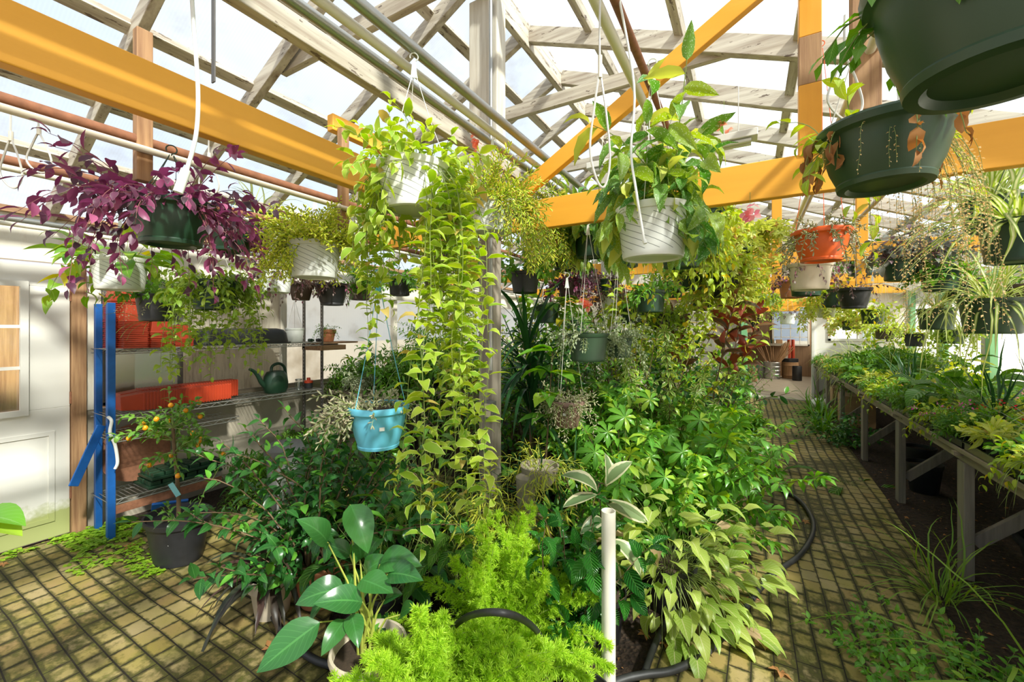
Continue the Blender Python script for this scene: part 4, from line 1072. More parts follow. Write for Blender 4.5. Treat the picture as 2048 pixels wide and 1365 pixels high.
# low filler baskets on the left side of the house
for lb, cx, ry, w, col, sp in [('dark basket of golden leaves behind the purple baskets', 520, 430, 60, 'green', 'spider'), ('white basket of bright sedum stems behind the largest basket', 715, 440, 60, 'white', 'sedum'),
                               ('dark basket of dusky trailing leaves behind the white sedum basket', 500, 520, 46, 'black', 'grey')]:
    B(lb, cx, ry, w, .25, col, sp, top=2.4 if ry < 500 else 2.24, plate=False, mult=.7)

# coral and pink begonia flowers hanging among the leaves
def bloom(parent, px, py, d, mat, n=9, size=.028, nm='flower'):
    F = Fol(px + py); c0 = at(px, py, d) - parent.location
    for k in range(n):
        q = c0 + Vector((F.r.gauss(0, .014), F.r.gauss(0, .014), F.r.gauss(0, .02)))
        for m in range(3): F.leaf('round', q, (F.r.gauss(0, 1), F.r.gauss(0, 1), F.r.gauss(-.3, .6)), (F.r.gauss(0, 1), F.r.gauss(0, 1), 1), size)
    F.tube([c0 + Vector((0, 0, .10)), c0], .0015)
    o = F.build(LF[mat], parent, nm, M['stem'], 'flower_stalk')
named = {o['label']: o for o in bpy.data.objects if 'label' in o.keys() and o.parent is None}
def by(lb): return next(o for k, o in named.items() if lb in k)
bloom(by('white swirl basket of green-gold'), 950, 285, 2.3, 'coralfl')
bloom(by('coral begonia flowers right behind'), 1110, 480, 3.0, 'coralfl', 8)
bloom(by('green basket of thin cactus'), 1172, 605, 2.75, 'coralfl', 14, .032)
bloom(wb, 1500, 432, 1.75, 'pinkfl', 8, .03)
bloom(wb, 1448, 250, 1.7, 'coralfl', 5, .02)

# ------------------------------------------------------------------ plants standing in the middle bed
def standing(name, label, cat, loc, pot=None, rz=0.0, group=None):
    """pot = (D, H, colour, style)"""
    e = empty(name, loc, label, cat, group, rz)
    if pot: pot_mesh(e, *pot)
    return e
def grow(e, z0, R, seed, mat, stem='stem', fname='foliage', **ly):
    F = Fol(seed); rad = ly.pop('rad', .8); stems(F, R * rad, z0, **ly); return F.build(LF[mat], e, fname, M[stem])
def growm(e, z0, R, seed, mat, layers, stem='stem', fname='foliage'):
    F = Fol(seed)
    for ly in layers:
        ly = dict(ly); rad = ly.pop('rad', .8); stems(F, R * rad, z0, **ly)
    return F.build(LF[mat], e, fname, M[stem])

# broad-leaved philodendron in a cream pot, each big leaf placed
e = standing('potted_philodendron', 'cream pot of broad glossy leaves with pale veins, front left of the bed', 'potted plant', ground(738, 1.62), (.29, .33, 'cream', 'roll'))
F = Fol(3); o0 = e.location
for (px, py, d, bx, by, L, roll) in [(655, 1085, 1.62, 612, 1040, .20, 0), (690, 1180, 1.55, 600, 1195, .21, 0), (700, 1010, 1.70, 735, 1090, .24, 0), (760, 1130, 1.62, 855, 1110, .22, 0), (725, 1205, 1.50, 650, 1200, .20, 0),
                               (640, 1245, 1.50, 555, 1310, .25, 0), (730, 1150, 1.70, 800, 1080, .18, 0), (722, 1160, 1.55, 780, 1180, .19, 0), (700, 1110, 1.75, 640, 1080, .16, 0), (775, 1150, 1.55, 845, 1150, .19, 0),
                               (702, 1230, 1.52, 715, 1280, .14, 0), (690, 1240, 1.5, 655, 1290, .14, 0), (800, 1230, 1.6, 838, 1205, .14, 0), (770, 1200, 1.62, 815, 1180, .13, 0), (720, 1120, 1.72, 715, 1060, .17, 0)]:
    b0 = at(px, py, d) - o0; tip = at(bx, by, d - .08) - o0; dd = (tip - b0).normalized()
    root = Vector((F.r.uniform(-.03, .03), F.r.uniform(-.03, .03), .30))
    mid = root.lerp(b0, .5) + Vector((0, 0, .06))
    F.tube([root, root.lerp(mid, .5) + Vector((0, 0, .02)), mid, mid.lerp(b0, .5), b0], .0055)
    nn = Vector((0, 0, 1.0)) + (Vector((0, 0, CZ)) - Vector((o0.x, o0.y, .9))).normalized() * .9 + Vector((.2, 0, 0))
    F.leaf('big', b0, dd, nn, L * .88)
M['stem_yellow'] = m_plain('stem_yellow_green', (.42, .46, .08), .45)
F.build(LF['phil'], e, 'foliage', M['stem_yellow'])

# ficus shrub, basket-weave pot, cordyline
e = standing('ficus_shrub', 'large bushy shrub of small dark glossy leaves at the left of the bed', 'shrub', ground(640, 2.35), (.30, .26, 'terracotta', 'ribbed'))
growm(e, .22, .14, 11, 'ficus', [dict(n=62, L=(.5, .98), elev=(45, 88), grav=.35, tpl='ovate', size=(.06, .095), step=.026, ang=1.0, start=.25, r=.006, wob=.45, npt=12, rad=.8),
                                 dict(n=40, L=(.25, .42), elev=(15, 60), grav=.2, tpl='ovate', size=(.06, .095), step=.026, ang=1.0, start=.3, r=.004, wob=.45, npt=10, rad=.8)], 'stem_brown')
e = standing('cordyline_plant', 'low drooping dark maroon strap-leaved plant under the dark shrub', 'potted plant', ground(545, 2.25), (.24, .24, 'cream', 'clay'))
growm(e, .20, .1, 12, 'cordyline', [dict(n=44, L=(.28, .46), elev=(25, 80), grav=2.4, kind='blade', w=.042, rad=.5, npt=9)], 'stem_purple')
# calatheas and peace lilies
for i, (px, d, h, lb, mat) in enumerate([(800, 2.75, .8, 'ribbed light green broad leaves right of the dark shrub', 'calathea'), (880, 2.5, .7, 'broad ribbed leaves in the middle of the bed behind the broad glossy plant', 'calathea'),
                                    (730, 2.9, .85, 'tall plain green broad leaves just under the blue basket', 'green'), (860, 3.2, .95, 'broad green leaves deep behind the long hanging vines', 'green'),
                                    (780, 2.15, .48, 'low dark ribbed leaves behind the cream pot', 'ficus'), (930, 2.2, .42, 'low striped leaves between the feathery fern and the ribbed plants', 'calathea')]):
    e = standing('broadleaf_plant', lb, 'potted plant', ground(px, d), (.24, .22, 'black', 'nursery'))
    growm(e, .19, .1, 40 + i, mat, [dict(n=40, L=(h * .35, h * .95), elev=(50, 88), grav=.7, tpl='ovfine', size=(.13, .19), kind='rosette', rad=.9, r=.003),
                                    dict(n=18, L=(h * .3, h * .6), elev=(20, 60), grav=1.0, tpl='ovfine', size=(.11, .17), kind='rosette', rad=.9, r=.003)])
# feathery asparagus fern
e = standing('asparagus_fern', 'bright green feathery fern spilling over a terracotta pot, front centre', 'fern', ground(905, 1.46), (.28, .26, 'terracotta', 'clay'))
F = Fol(77)
stems(F, .09, .24, 24, (.22, .44), (35, 88), .9, kind='spray', sub=(8, .10, 6), size=(.018, .028), r=.002, npt=13, wob=.25)
stems(F, .09, .24, 24, (.25, .46), (5, 45), 1.5, kind='spray', sub=(8, .10, 6), size=(.018, .028), r=.002, npt=13, wob=.25, az=(-1.2, 2.6))
stems(F, .07, .24, 15, (.42, .62), (25, 55), 1.6, kind='spray', sub=(8, .09, 6), size=(.018, .028), r=.002, npt=17, wob=.2, az=(-.45, .75))
F.build(LF['asp'], e, stem_mat=M['stem'])
e = standing('asparagus_fern', 'second feathery fern in a dark green pot, behind the terracotta one', 'fern', ground(1010, 1.78), (.26, .30, 'green2', 'nursery'))
F = Fol(78)
stems(F, .09, .26, 44, (.25, .52), (10, 88), .9, kind='spray', sub=(7, .10, 6), size=(.018, .028), r=.002, npt=12, wob=.25)
F.build(LF['asp'], e, stem_mat=M['stem'])
e = standing('nursery_pot', 'empty black nursery pot at the bottom edge beside the white pipe', 'pot', ground(1168, 1.50), (.22, .24, 'black', 'nursery'))
# coffee plant
e = standing('coffee_plant', 'shiny dark ribbed leaves left of the upright white pipe', 'potted plant', ground(1145, 1.85), (.22, .22, 'black', 'nursery'))
growm(e, .19, .08, 14, 'coffee', [dict(n=11, L=(.35, .62), elev=(58, 88), grav=.4, tpl='glossy', size=(.10, .15), step=.075, ang=1.15, start=.25, pair=True, r=.004, sink=.7),
                                  dict(n=8, L=(.22, .34), elev=(20, 55), grav=.5, tpl='glossy', size=(.10, .145), step=.07, ang=1.1, start=.3, pair=True, r=.004, sink=.7)], 'stem_brown')
# variegated rubber plant
e = standing('variegated_rubber_plant', 'cream-edged rubber plant with a few big leaves behind the upright white pipe', 'potted plant', ground(1205, 2.1), (.24, .24, 'black', 'nursery'))
F = Fol(15); stem = F.path((0, 0, .2), (.02, .02, 1), .58, 0, 8, .1); F.tube(stem, .007); o0 = e.location
for (bx, by, tx, ty, dz, L) in [(1195, 985, 1115, 920, 0, .23), (1210, 972, 1275, 902, 0, .20), (1212, 975, 1218, 910, .05, .18), (1195, 990, 1130, 1010, 0, .20), (1215, 1000, 1300, 1040, -.1, .23), (1220, 1080, 1318, 1160, -.1, .24), (1205, 1040, 1160, 1060, -.1, .18), (1210, 1090, 1240, 1170, -.1, .20), (1215, 1010, 1340, 1060, .05, .24)]:
    b0 = at(bx, by, 2.08) - o0; tp = at(tx, ty, 2.05 + dz) - o0
    q = min(stem, key=lambda s_: (s_ - b0).length); F.tube([q, q.lerp(b0, .6) + Vector((0, 0, .01)), b0], .003)
    F.leaf('rubber', b0, (tp - b0).normalized(), Vector((F.r.uniform(-.8, .8), F.r.uniform(-.6, .2), 1.1)), L * .95)
F.build(LF['varrubber'], e, stem_mat=M['stem_brown'])
# syngonium
e = standing('arrowhead_plant', 'wide mound of yellow-green arrow-shaped leaves beside the brick aisle', 'potted plant', ground(1335, 2.35), (.32, .26, 'black', 'nursery'))
growm(e, .22, .14, 16, 'syng', [dict(n=170, L=(.20, .54), elev=(28, 88), grav=1.2, tpl='arrow', size=(.09, .14), kind='rosette', rad=1.0, r=.002),
                                dict(n=140, L=(.20, .44), elev=(-5, 45), grav=1.8, tpl='arrow', size=(.09, .135), kind='rosette', rad=1.1, r=.002)])
# schefflera
for i, (px, d, h, lb) in enumerate([(1255, 2.9, .85, 'nearest of the umbrella-leaved plants, behind the cream-edged rubber plant'), (1385, 3.0, .80, 'umbrella-leaved plant at the aisle edge behind the yellow-green mound'),
                                 (1320, 3.5, 1.0, 'taller umbrella-leaved plant in the middle of the bed'), (1440, 3.9, .85, 'umbrella-leaved plant further down the aisle'), (1200, 3.4, .95, 'umbrella-leaved plant close to the small ribbed basket')]):
    e = standing('umbrella_plant', lb, 'shrub', ground(px, d), (.28, .26, 'black', 'nursery'))
    if i < 3:
        F = Fol(260 + i); o0 = e.location
        for wx, wy, wd_ in [[(1300, 915, 2.6), (1215, 865, 2.7), (1250, 835, 2.75), (1190, 905, 2.6), (1330, 955, 2.55)], [(1385, 962, 2.6), (1425, 885, 2.75), (1455, 925, 2.75), (1365, 905, 2.7), (1400, 840, 2.85), (1340, 870, 2.8)], [(1300, 800, 3.3), (1350, 790, 3.4), (1255, 790, 3.3)]][i]:
            p = at(wx, wy, wd_) - o0; r0 = Vector((p.x * .3, p.y * .3, .25)); F.tube([r0, r0.lerp(p, .5) + Vector((0, 0, .08)), p], .003)
            v_ = (Vector((0, 0, CZ)) - o0 - p).normalized()
            F.leaf('palm', p, v_.cross(Vector((0, 0, 1))) + Vector((0, 0, .2)), v_ + Vector((0, 0, .7)), .145)
        F.build(LF['scheff'], e, 'outer_leaf_whorls')
    growm(e, .22, .12, 60 + i, 'scheff', [dict(n=26, L=(h * .5, h * 1.0), elev=(45, 88), grav=.5, tpl='palm', size=(.105, .155), step=.10, ang=1.1, start=.3, r=.005, rad=1.0, up=1.3),
                                          dict(n=18, L=(h * .4, h * .7), elev=(15, 50), grav=.6, tpl='palm', size=(.105, .15), step=.09, ang=1.0, start=.3, r=.004, rad=1.0, up=1.3)], 'stem_brown')
# brighter broad umbrella rosette beside the post
e = standing('glossy_umbrella_tree', 'tall plant with a rosette of big bright leaves right of the centre post', 'shrub', ground(1085, 2.75), (.26, .26, 'black', 'nursery'))
F = Fol(71); st = F.path((0, 0, .22), (.04, 0, 1), 1.2, 0, 8, .05); F.tube(st, .008)
for k in range(21):
    a = k * 2.4; q = st[-1 - (k % 4)]
    F.leaf('ovfine', q, Vector((math.cos(a), math.sin(a), .25 - .12 * (k % 3))), Vector((0, 0, 1)), .22 + .03 * (k % 3))
F.build(LF['scheff'], e, stem_mat=M['stem_brown'])
# long dark strappy leaves
e = standing('dracaena', 'tall plant with long dark arching strap leaves beyond the centre post', 'shrub', ground(1060, 3.4), (.34, .32, 'black', 'nursery'))
F = Fol(72); st = F.path((0, 0, .28), (0, 0, 1), 1.15, 0, 6, .05); F.tube(st, .018)
for k in range(95):
    a = F.r.uniform(0, 6.28); el = F.r.uniform(.05, 1.4); q = st[F.r.randint(3, 6)]
    F.ribbon(F.path(q, (math.cos(a) * math.cos(el), math.sin(a) * math.cos(el), math.sin(el)), F.r.uniform(.5, .95), 1.3, 10, .1), .035)
F.build(LF['dracaena'], e, stem_mat=M['stem_brown'])
e = standing('dracaena', 'lower clump of long striped strap leaves right of the tiered stone bowls', 'shrub', ground(1120, 2.55), (.26, .26, 'black', 'nursery'))
F = Fol(73)
stems(F, .05, .24, 34, (.45, .85), (50, 88), 1.3, kind='blade', w=.02, npt=10); F.build(LF['dracaena'], e)
# red rubber tree
e = standing('red_rubber_tree', 'rubber plant with bronze and red leaves left of the doorway', 'shrub', ground(1412, 3.9), (.34, .34, 'darkbrown', 'clay'))
F = Fol(74)
stems(F, .05, .3, 5, (1.35, 1.75), (78, 88), .1, tpl='rubber', size=(.17, .24), step=.05, ang=.95, start=.62, r=.010, sink=.1, npt=14, wob=.12); F.build(LF['redrubber'], e, stem_mat=M['stem_brown'])
e = standing('variegated_umbrella_plant', 'cream-edged umbrella leaves left of the red-leaved rubber plant', 'shrub', ground(1350, 3.7), (.28, .28, 'black', 'nursery'))
growm(e, .24, .1, 75, 'scheffvar', [dict(n=9, L=(.9, 1.5), elev=(70, 88), grav=.2, tpl='palm', size=(.08, .12), step=.07, ang=1.1, start=.35, r=.006, up=1.3)], 'stem_brown')
# deep bed shrubs down the aisle and behind
deep = [
 (1290, 4.3, 1.5, 'ficus', 'ovate', .11, 'tall dark broad-leaved shrub behind the umbrella plants'), (1400, 4.8, 1.2, 'ficus', 'ellip', .12, 'dark leathery shrub under the red-leaved rubber plant'),
 (1430, 5.6, 1.0, 'green', 'lance', .12, 'green lance-leaved shrub spilling to the aisle'), (1465, 6.6, 1.0, 'fern', 'lance', .08, 'ferny clump close to the far end of the bed'),
 (1475, 8.0, 1.2, 'green', 'ovate', .1, 'leafy bush nearest the doorway on the left'), (1380, 6.2, 1.9, 'lime', 'ovate', .09, 'tall yellow-green shrub deep in the bed near the doorway'),
 (1240, 5.2, 1.7, 'green', 'ovate', .10, 'tall green shrub deep in the bed behind the begonia'), (1130, 4.6, 1.5, 'ficus', 'ellip', .11, 'tall dark shrub beyond the strap-leaved plant'),
 (1040, 4.4, 1.2, 'green', 'ovate', .09, 'medium green shrub behind the centre post'), (940, 4.2, 1.35, 'green', 'lance', .12, 'narrow-leaved shrub behind the potting table'),
 (1330, 7.2, 2.1, 'lime', 'maple', .09, 'tall lobed-leaf shrub by the far end of the bed'), (1190, 6.8, 1.9, 'green', 'ovate', .10, 'tall green shrub at the far left of the end wall'),
 (1100, 6.2, 1.8, 'ficus', 'ovate', .10, 'tall dark shrub in front of the far wall'), (1085, 3.9, 1.7, 'ficus', 'ellip', .12, 'tall dark shrub right behind the strap-leaved plant'), (1190, 4.0, 1.65, 'green', 'ovate', .11, 'leafy tall shrub behind the cactus basket'), (1010, 6.0, 1.7, 'green', 'ovate', .10, 'tall light green shrub in front of the far wall'), (1480, 5.0, .5, 'scheff', 'palm', .09, 'low umbrella-leaved plant at the aisle edge, midway'),
 (900, 5.6, 1.5, 'ficus', 'ovate', .09, 'dark shrub by the left wall beyond the potting table'), (1170, 2.6, .55, 'green', 'ovate', .08, 'low green leaves filling under the small ribbed basket'), (1270, 3.9, 2.35, 'lime', 'ovate', .08, 'climbing shrub whose top reaches the roof beams behind the begonia'),
]
for i, (px, d, h, mat, tp, sz, lb) in enumerate(deep):
    e = standing('leafy_shrub', lb, 'shrub', ground(px, d), (.30, .28, 'black', 'nursery'))
    n = int(26 if d < 7 else 20)
    lo = .55 if h > 2.2 else .3
    growm(e, .24, .12, 100 + i, mat, [dict(n=n, L=(h * .55, h * .95), elev=(58, 88), grav=.25, tpl=tp, size=(sz * .75, sz * 1.15), step=sz * .45, ang=1.0, start=lo, r=.006, wob=.35, npt=10, rad=1.0),
                                      dict(n=n // 2, L=(h * .3, h * .5), elev=(20, 60), grav=.5, tpl=tp, size=(sz * .75, sz * 1.1), step=sz * .45, ang=1.0, start=.2, r=.004, wob=.3, npt=8, rad=1.0)], 'stem_brown')

# tiered stone bowls with yellow-green needle-leaved plants
e = empty('tiered_stone_planter', ground(1052, 2.42), 'tiered grey stone bowls on a pedestal in the middle of the bed', 'planter')
MB().lathe([(.10, 0), (.11, .02), (.06, .05), (.05, .14), (.06, .28), (.045, .32), (.05, .5), (.06, .7), (.03, .72)], 24, close=True).build('pedestal', M['stone'], e, True)
for (x, y, z, R) in ((-.03, -.06, .38, .15), (.05, .08, .66, .115), (-.13, .02, .14, .15)):
    MB().lathe([(R * .2, z - .045), (R * .55, z - .03), (R * .85, z + .015), (R * .97, z + .07), (R * 1.02, z + .095), (R * .93, z + .095), (R * .85, z + .07), (R * .1, z + .06)], 30, c=(x, y, 0)).build('bowl', M['stone'], e, True)
e2 = empty('needle_leaf_plant', e.location + Vector((-.03, -.06, .44)), 'yellow-green thin-leaved plant in the middle stone bowl', 'plant')
F = Fol(81); stems(F, .07, 0, 40, (.10, .26), (5, 80), 2.0, tpl='thin', size=(.05, .09), step=.012, ang=.8, start=.3, r=.003, sink=.3); F.build(LF['olive'], e2)
e2 = empty('needle_leaf_plant', e.location + Vector((.04, .08, .71)), 'grassy green thin-leaved plant in the top stone bowl', 'plant')
F = Fol(82); stems(F, .06, 0, 34, (.10, .28), (15, 85), 1.6, tpl='thin', size=(.05, .08), step=.012, ang=.8, start=.3, r=.003, sink=.2); F.build(LF['olive'], e2)
e2 = empty('needle_leaf_plant', ground(985, 2.3, .2), 'tall yellow-green thin-leaved succulent left of the stone bowls', 'plant')
pot_mesh(e2, .2, .2, 'black', 'nursery').location.z = -.175
F = Fol(83); stems(F, .08, 0, 40, (.3, .68), (60, 88), .5, tpl='thin', size=(.07, .11), step=.016, ang=.8, start=.35, r=.004, sink=.8); F.build(LF['olive'], e2)

# upright white plastic pipe, hoses
e = empty('upright_plastic_pipe', ground(1217, 1.62), 'upright cream plastic pipe standing open-ended in front of the bed', 'pipe')
h = CZ - (1022 - HOR) / FPX * 1.62
MB().lathe([(.0275, 0), (.0275, h), (.0245, h), (.0245, .4)], 28).build('pipe_body', M['pvc'], e, True)
e['label'] = 'upright cream plastic pipe standing open-ended in front of the bed'
def smooth_path(pts, n=10):
    P = [Vector(p) for p in pts]; out = []
    for i in range(len(P) - 1):
        a, b, c, d = P[max(i - 1, 0)], P[i], P[i + 1], P[min(i + 2, len(P) - 1)]
        for k in range(n):
            t = k / n; out.append(.5 * ((2 * b) + (c - a) * t + (2 * a - 5 * b + 4 * c - d) * t * t + (3 * b - 3 * c + d - a) * t ** 3))
    out.append(P[-1]); return out
def gp(px, py, z=.045):
    d = FPX * (CZ - z) / (py - HOR); p = at(px, HOR, d); p.z = z; return p
h1 = [gp(1400, 1010), gp(1440, 985), gp(1475, 972), gp(1530, 970), gp(1590, 995), gp(1620, 1030), gp(1626, 1065), gp(1600, 1110), gp(1540, 1155), gp(1480, 1230), gp(1420, 1300), gp(1350, 1340), gp(1290, 1350), gp(1240, 1362), gp(1150, 1400), gp(1040, 1420)]
tag(MB().tube(smooth_path(h1), .0165, 12).build('garden_hose', M['black_rubber'], smooth=True), 'black hose looping out across the right brick aisle', 'hose')
h2 = [gp(1480, 965), gp(1440, 1010), gp(1415, 1075), gp(1380, 1130), gp(1345, 1220), gp(1310, 1290), gp(1290, 1345)]
tag(MB().tube(smooth_path(h2), .015, 12).build('garden_hose', M['black_rubber'], smooth=True), 'straight run of black hose along the foot of the yellow-green mound', 'hose')
h3 = [gp(575, 1120), gp(540, 1170), gp(540, 1215), gp(570, 1270), gp(620, 1315), gp(680, 1335), gp(780, 1350), gp(860, 1365)]
tag(MB().tube(smooth_path(h3), .0165, 12).build('garden_hose', M['black_rubber'], smooth=True), 'black hose curving around the foot of the cream pot', 'hose')
h4 = [gp(640, 1130), gp(560, 1160), gp(552, 1215), gp(585, 1270), gp(650, 1325)]
h5 = [at(900, 1262, 1.75), at(925, 1240, 1.6), at(955, 1228, 1.42), at(1000, 1226, 1.33), at(1042, 1238, 1.40), at(1075, 1265, 1.6), at(1090, 1300, 1.75)]
tag(MB().tube(smooth_path(h5), .0115, 12).build('garden_hose', M['black_rubber'], smooth=True), 'short arch of dark hose rising out of the feathery fern', 'hose')

# ------------------------------------------------------------------ right bench
BX0, BX1, BZ = 1.14, 2.42, .82
bn = empty('plant_bench', (BX0, 6, 0), 'long grey timber bench full of pots along the right wall', 'bench')
def bb_local(a, b, o): return MB().bb([a[i] - o[i] for i in range(3)], [b[i] - o[i] for i in range(3)])
ob = (BX0, 6, 0)
bb_local((BX0, 1.2, BZ - .028), (BX1, 10.5, BZ), ob).build('bench_top', M['bench_wood_y'], bn, bevel=.004)
bb_local((BX0 + .03, 1.2, BZ - .09), (BX0 + .07, 10.5, BZ - .03), ob).build('front_rail', M['bench_wood_y'], bn, bevel=.003)
for y in (2.34, 3.69, 4.99, 6.34, 7.7, 9.0, 10.3):
    bb_local((BX0 + .02, y - .05, 0), (BX0 + .07, y + .05, BZ - .09), ob).build('leg', M['bench_wood'], bn, bevel=.004)
    bb_local((BX1 - .1, y - .05, 0), (BX1 - .04, y + .05, BZ - .09), ob).build('leg', M['bench_wood'], bn, bevel=.004)
    MB().beam((.08, y - 6, .22), (.62, y - 6, .74), .035, .07).build('brace', M['bench_wood'], bn, bevel=.003)
    bb_local((BX0 - .015, y - .02, BZ - .055), (BX1, y + .02, BZ - .03), ob).build('cross_rail', M['bench_wood_y'], bn)
# trays and pots on the bench
rb = random.Random(4)
kinds = [('green', 'leafy green plant', 'green'), ('greensmall', 'fine-leaved green plant', 'green'), ('lime', 'yellow-green leafy plant', 'lime'), ('green', 'leafy green plant', 'green'), ('flower', 'round-leaved plant', 'green'),
         ('fern', 'small fern', 'fern'), ('calathea', 'ribbed broad-leaved plant', 'green'), ('jadebush', 'green-gold jade plant', 'jade'), ('spider', 'small striped spider plant', 'spider'), ('croton', 'yellow lance-leaved plant', 'yellow'), ('greensmall', 'fine-leaved green plant', 'green')]
flw = {'pinkfl': 'pink', 'redfl': 'red', 'coralfl': 'coral', 'whitefl': 'cream', 'purplefl': 'violet', 'yellowfl': 'yellow', 'magentafl': 'magenta'}
ordn = ['first', 'second', 'third', 'fourth', 'fifth', 'sixth', 'seventh', 'eighth', 'ninth', 'tenth', 'eleventh', 'twelfth', 'thirteenth', 'fourteenth', 'fifteenth', 'sixteenth', 'seventeenth', 'eighteenth', 'nineteenth', 'twentieth']
ordn += ['twenty-' + x for x in ordn[:9]] + ['thirtieth'] + ['thirty-' + x for x in ordn[:9]] + ['fortieth'] + ['forty-' + x for x in ordn[:9]]
rows = [('front', BX0 + .11), ('second', BX0 + .36), ('third', BX0 + .62), ('back', BX0 + .90)]
flower_cache = {}
for ri, (rn, rx) in enumerate(rows):
    y = 10.3; idx = 0
    while y > 1.7:
        k = rb.randrange(len(kinds)); sp, desc, _ = kinds[k]
        var = rb.randrange(3)
        nearf = dep(rx, y) < 3.2
        z = BZ + .012
        D = .13
        fl = rb.random() < .16
        flk = rb.choice(list(flw)) if fl else None
        lb = f"{desc}{' with ' + flw[flk] + ' flowers' if fl else ''}, {ordn[idx]} from the doorway in bench's {rn} row"
        e = empty('potted_plant', (rx + rb.uniform(-.02, .02), y, z), lb, 'potted plant', 'pots on the right bench', rb.uniform(0, 6.28))
        col = 'black' if rb.random() < .75 else rb.choice(['green2', 'terracotta', 'grey'])
        pot_mesh(e, D, D * .8, col, 'nursery')
        foliage(e, sp, D / 2, D * .68, 300 + k * 3 + var, key=f'b{k}{var}', scale=1.65 if ri else 1.0, L_k=.6 if ri == 0 else 1.5)
        if fl:
            if flk not in flower_cache:
                F = Fol(400); stems(F, .05, .06, 12, (.12, .24), (25, 85), .6, 'small', (.018, .028), .010, 1.1, .82, sink=0, up=.3)
                fo = F.build(LF[flk], e, 'flower', M['stem'], 'flower_stalks'); flower_cache[flk] = [(x.name.split('.')[0], x.data) for x in KIDS[e.name][-2:]]
            else:
                for nm, me in flower_cache[flk]:
                    q = bpy.data.objects.new(nm, me); C.objects.link(q); q.parent = e
        if ri == 0 and rb.random() < .3:
            lbm = MB().box((0, 0, 0), (.002, .02, .03)).build('price_label', M['label'], e); a = PI - e.rotation_euler.z
            lbm.location = (D * .52 * math.cos(a), D * .52 * math.sin(a), D * .5); lbm.rotation_euler = (0, 0, a)
        y -= (.20, .25, .29, .33)[ri] * rb.uniform(.9, 1.12); idx += 1
# seed trays under the front row
for i in range(18):
    y = 1.9 + i * .49
    mb = MB(); w, l, h_ = .20, .46, .05
    x0, y0 = -w / 2, -l / 2
    mb.bb((x0, y0, 0), (x0 + w, y0 + l, .006)).bb((x0, y0, 0), (x0 + .004, y0 + l, h_)).bb((x0 + w - .004, y0, 0), (x0 + w, y0 + l, h_)).bb((x0, y0, 0), (x0 + w, y0 + .004, h_)).bb((x0, y0 + l - .004, 0), (x0 + w, y0 + l, h_)).bb((x0 - .008, y0 - .008, h_ - .004), (x0 + .004, y0 + l + .008, h_))
    t_ = mb.build('seed_tray', M['clear_plastic' if i % 3 == 0 else 'black_plastic']); t_.location = (BX0 + .11, y, BZ)
    tag(t_, f'shallow plastic tray holding the front pots of the bench, {ordn[17 - i]} from the doorway', 'tray', 'trays along the bench front')
# taller sticks of plants along the bench (yucca like)
for (px, py, d, lb) in [(1830, 700, 3.1, 'plant with long dark spear leaves behind the bench pots'), (1960, 690, 2.5, 'plant with long spear leaves near the window wall'), (1740, 700, 4.6, 'spiky dark plant at the middle of the bench')]:
    p = at(px, py, d); p.z = BZ + .012; p.x = min(max(p.x, 1.5), 2.3)
    e = empty('spear_plant', p, lb, 'potted plant'); pot_mesh(e, .16, .14, 'black', 'nursery'); growm(e, .11, .04, 500 + px, 'dracaena', [dict(n=22, L=(.35, .62), elev=(25, 88), grav=.15, kind='blade', w=.018, rad=.6)])

# hanging plank with pots by the right wall
pl = at(1750, 603, 3.9); pk = empty('hanging_plank', (2.05, 4.0, 1.80), 'grey plank hung on wires by the right wall carrying pots', 'shelf')
MB().bb((-.14, -1.1, -.02), (.14, 1.1, 0)).build('board', M['bench_wood_y'], pk, bevel=.003)
for yy in (-1.0, 1.0):
    for xx in (-.12, .12): MB().tube([(xx, yy, -.01), (xx, yy, roofz(2.05 + xx) - 1.78)], .003, 6).build('wire', M['wire'], pk)
for i, (yy, col, sp) in enumerate([(-.9, 'terracotta', 'grey'), (-.62, 'terracotta', 'grey'), (-.34, 'brown', 'green'), (-.05, 'terracotta', 'grey'), (.25, 'green2', 'greensmall'), (.55, 'terracotta', 'grey'), (.85, 'brown', 'lime')]):
    e = empty('potted_plant', (2.05, 4.0 + yy, 1.801), f'{sp.replace("greensmall", "fine green").replace("grey", "grey-leaved")} plant, {ordn[i]} from the near end of the hanging plank', 'potted plant', 'pots on the hanging plank')
    pot_mesh(e, .16, .14, col, 'clay'); foliage(e, sp, .07, .12, 700 + i, key='pl' + sp)
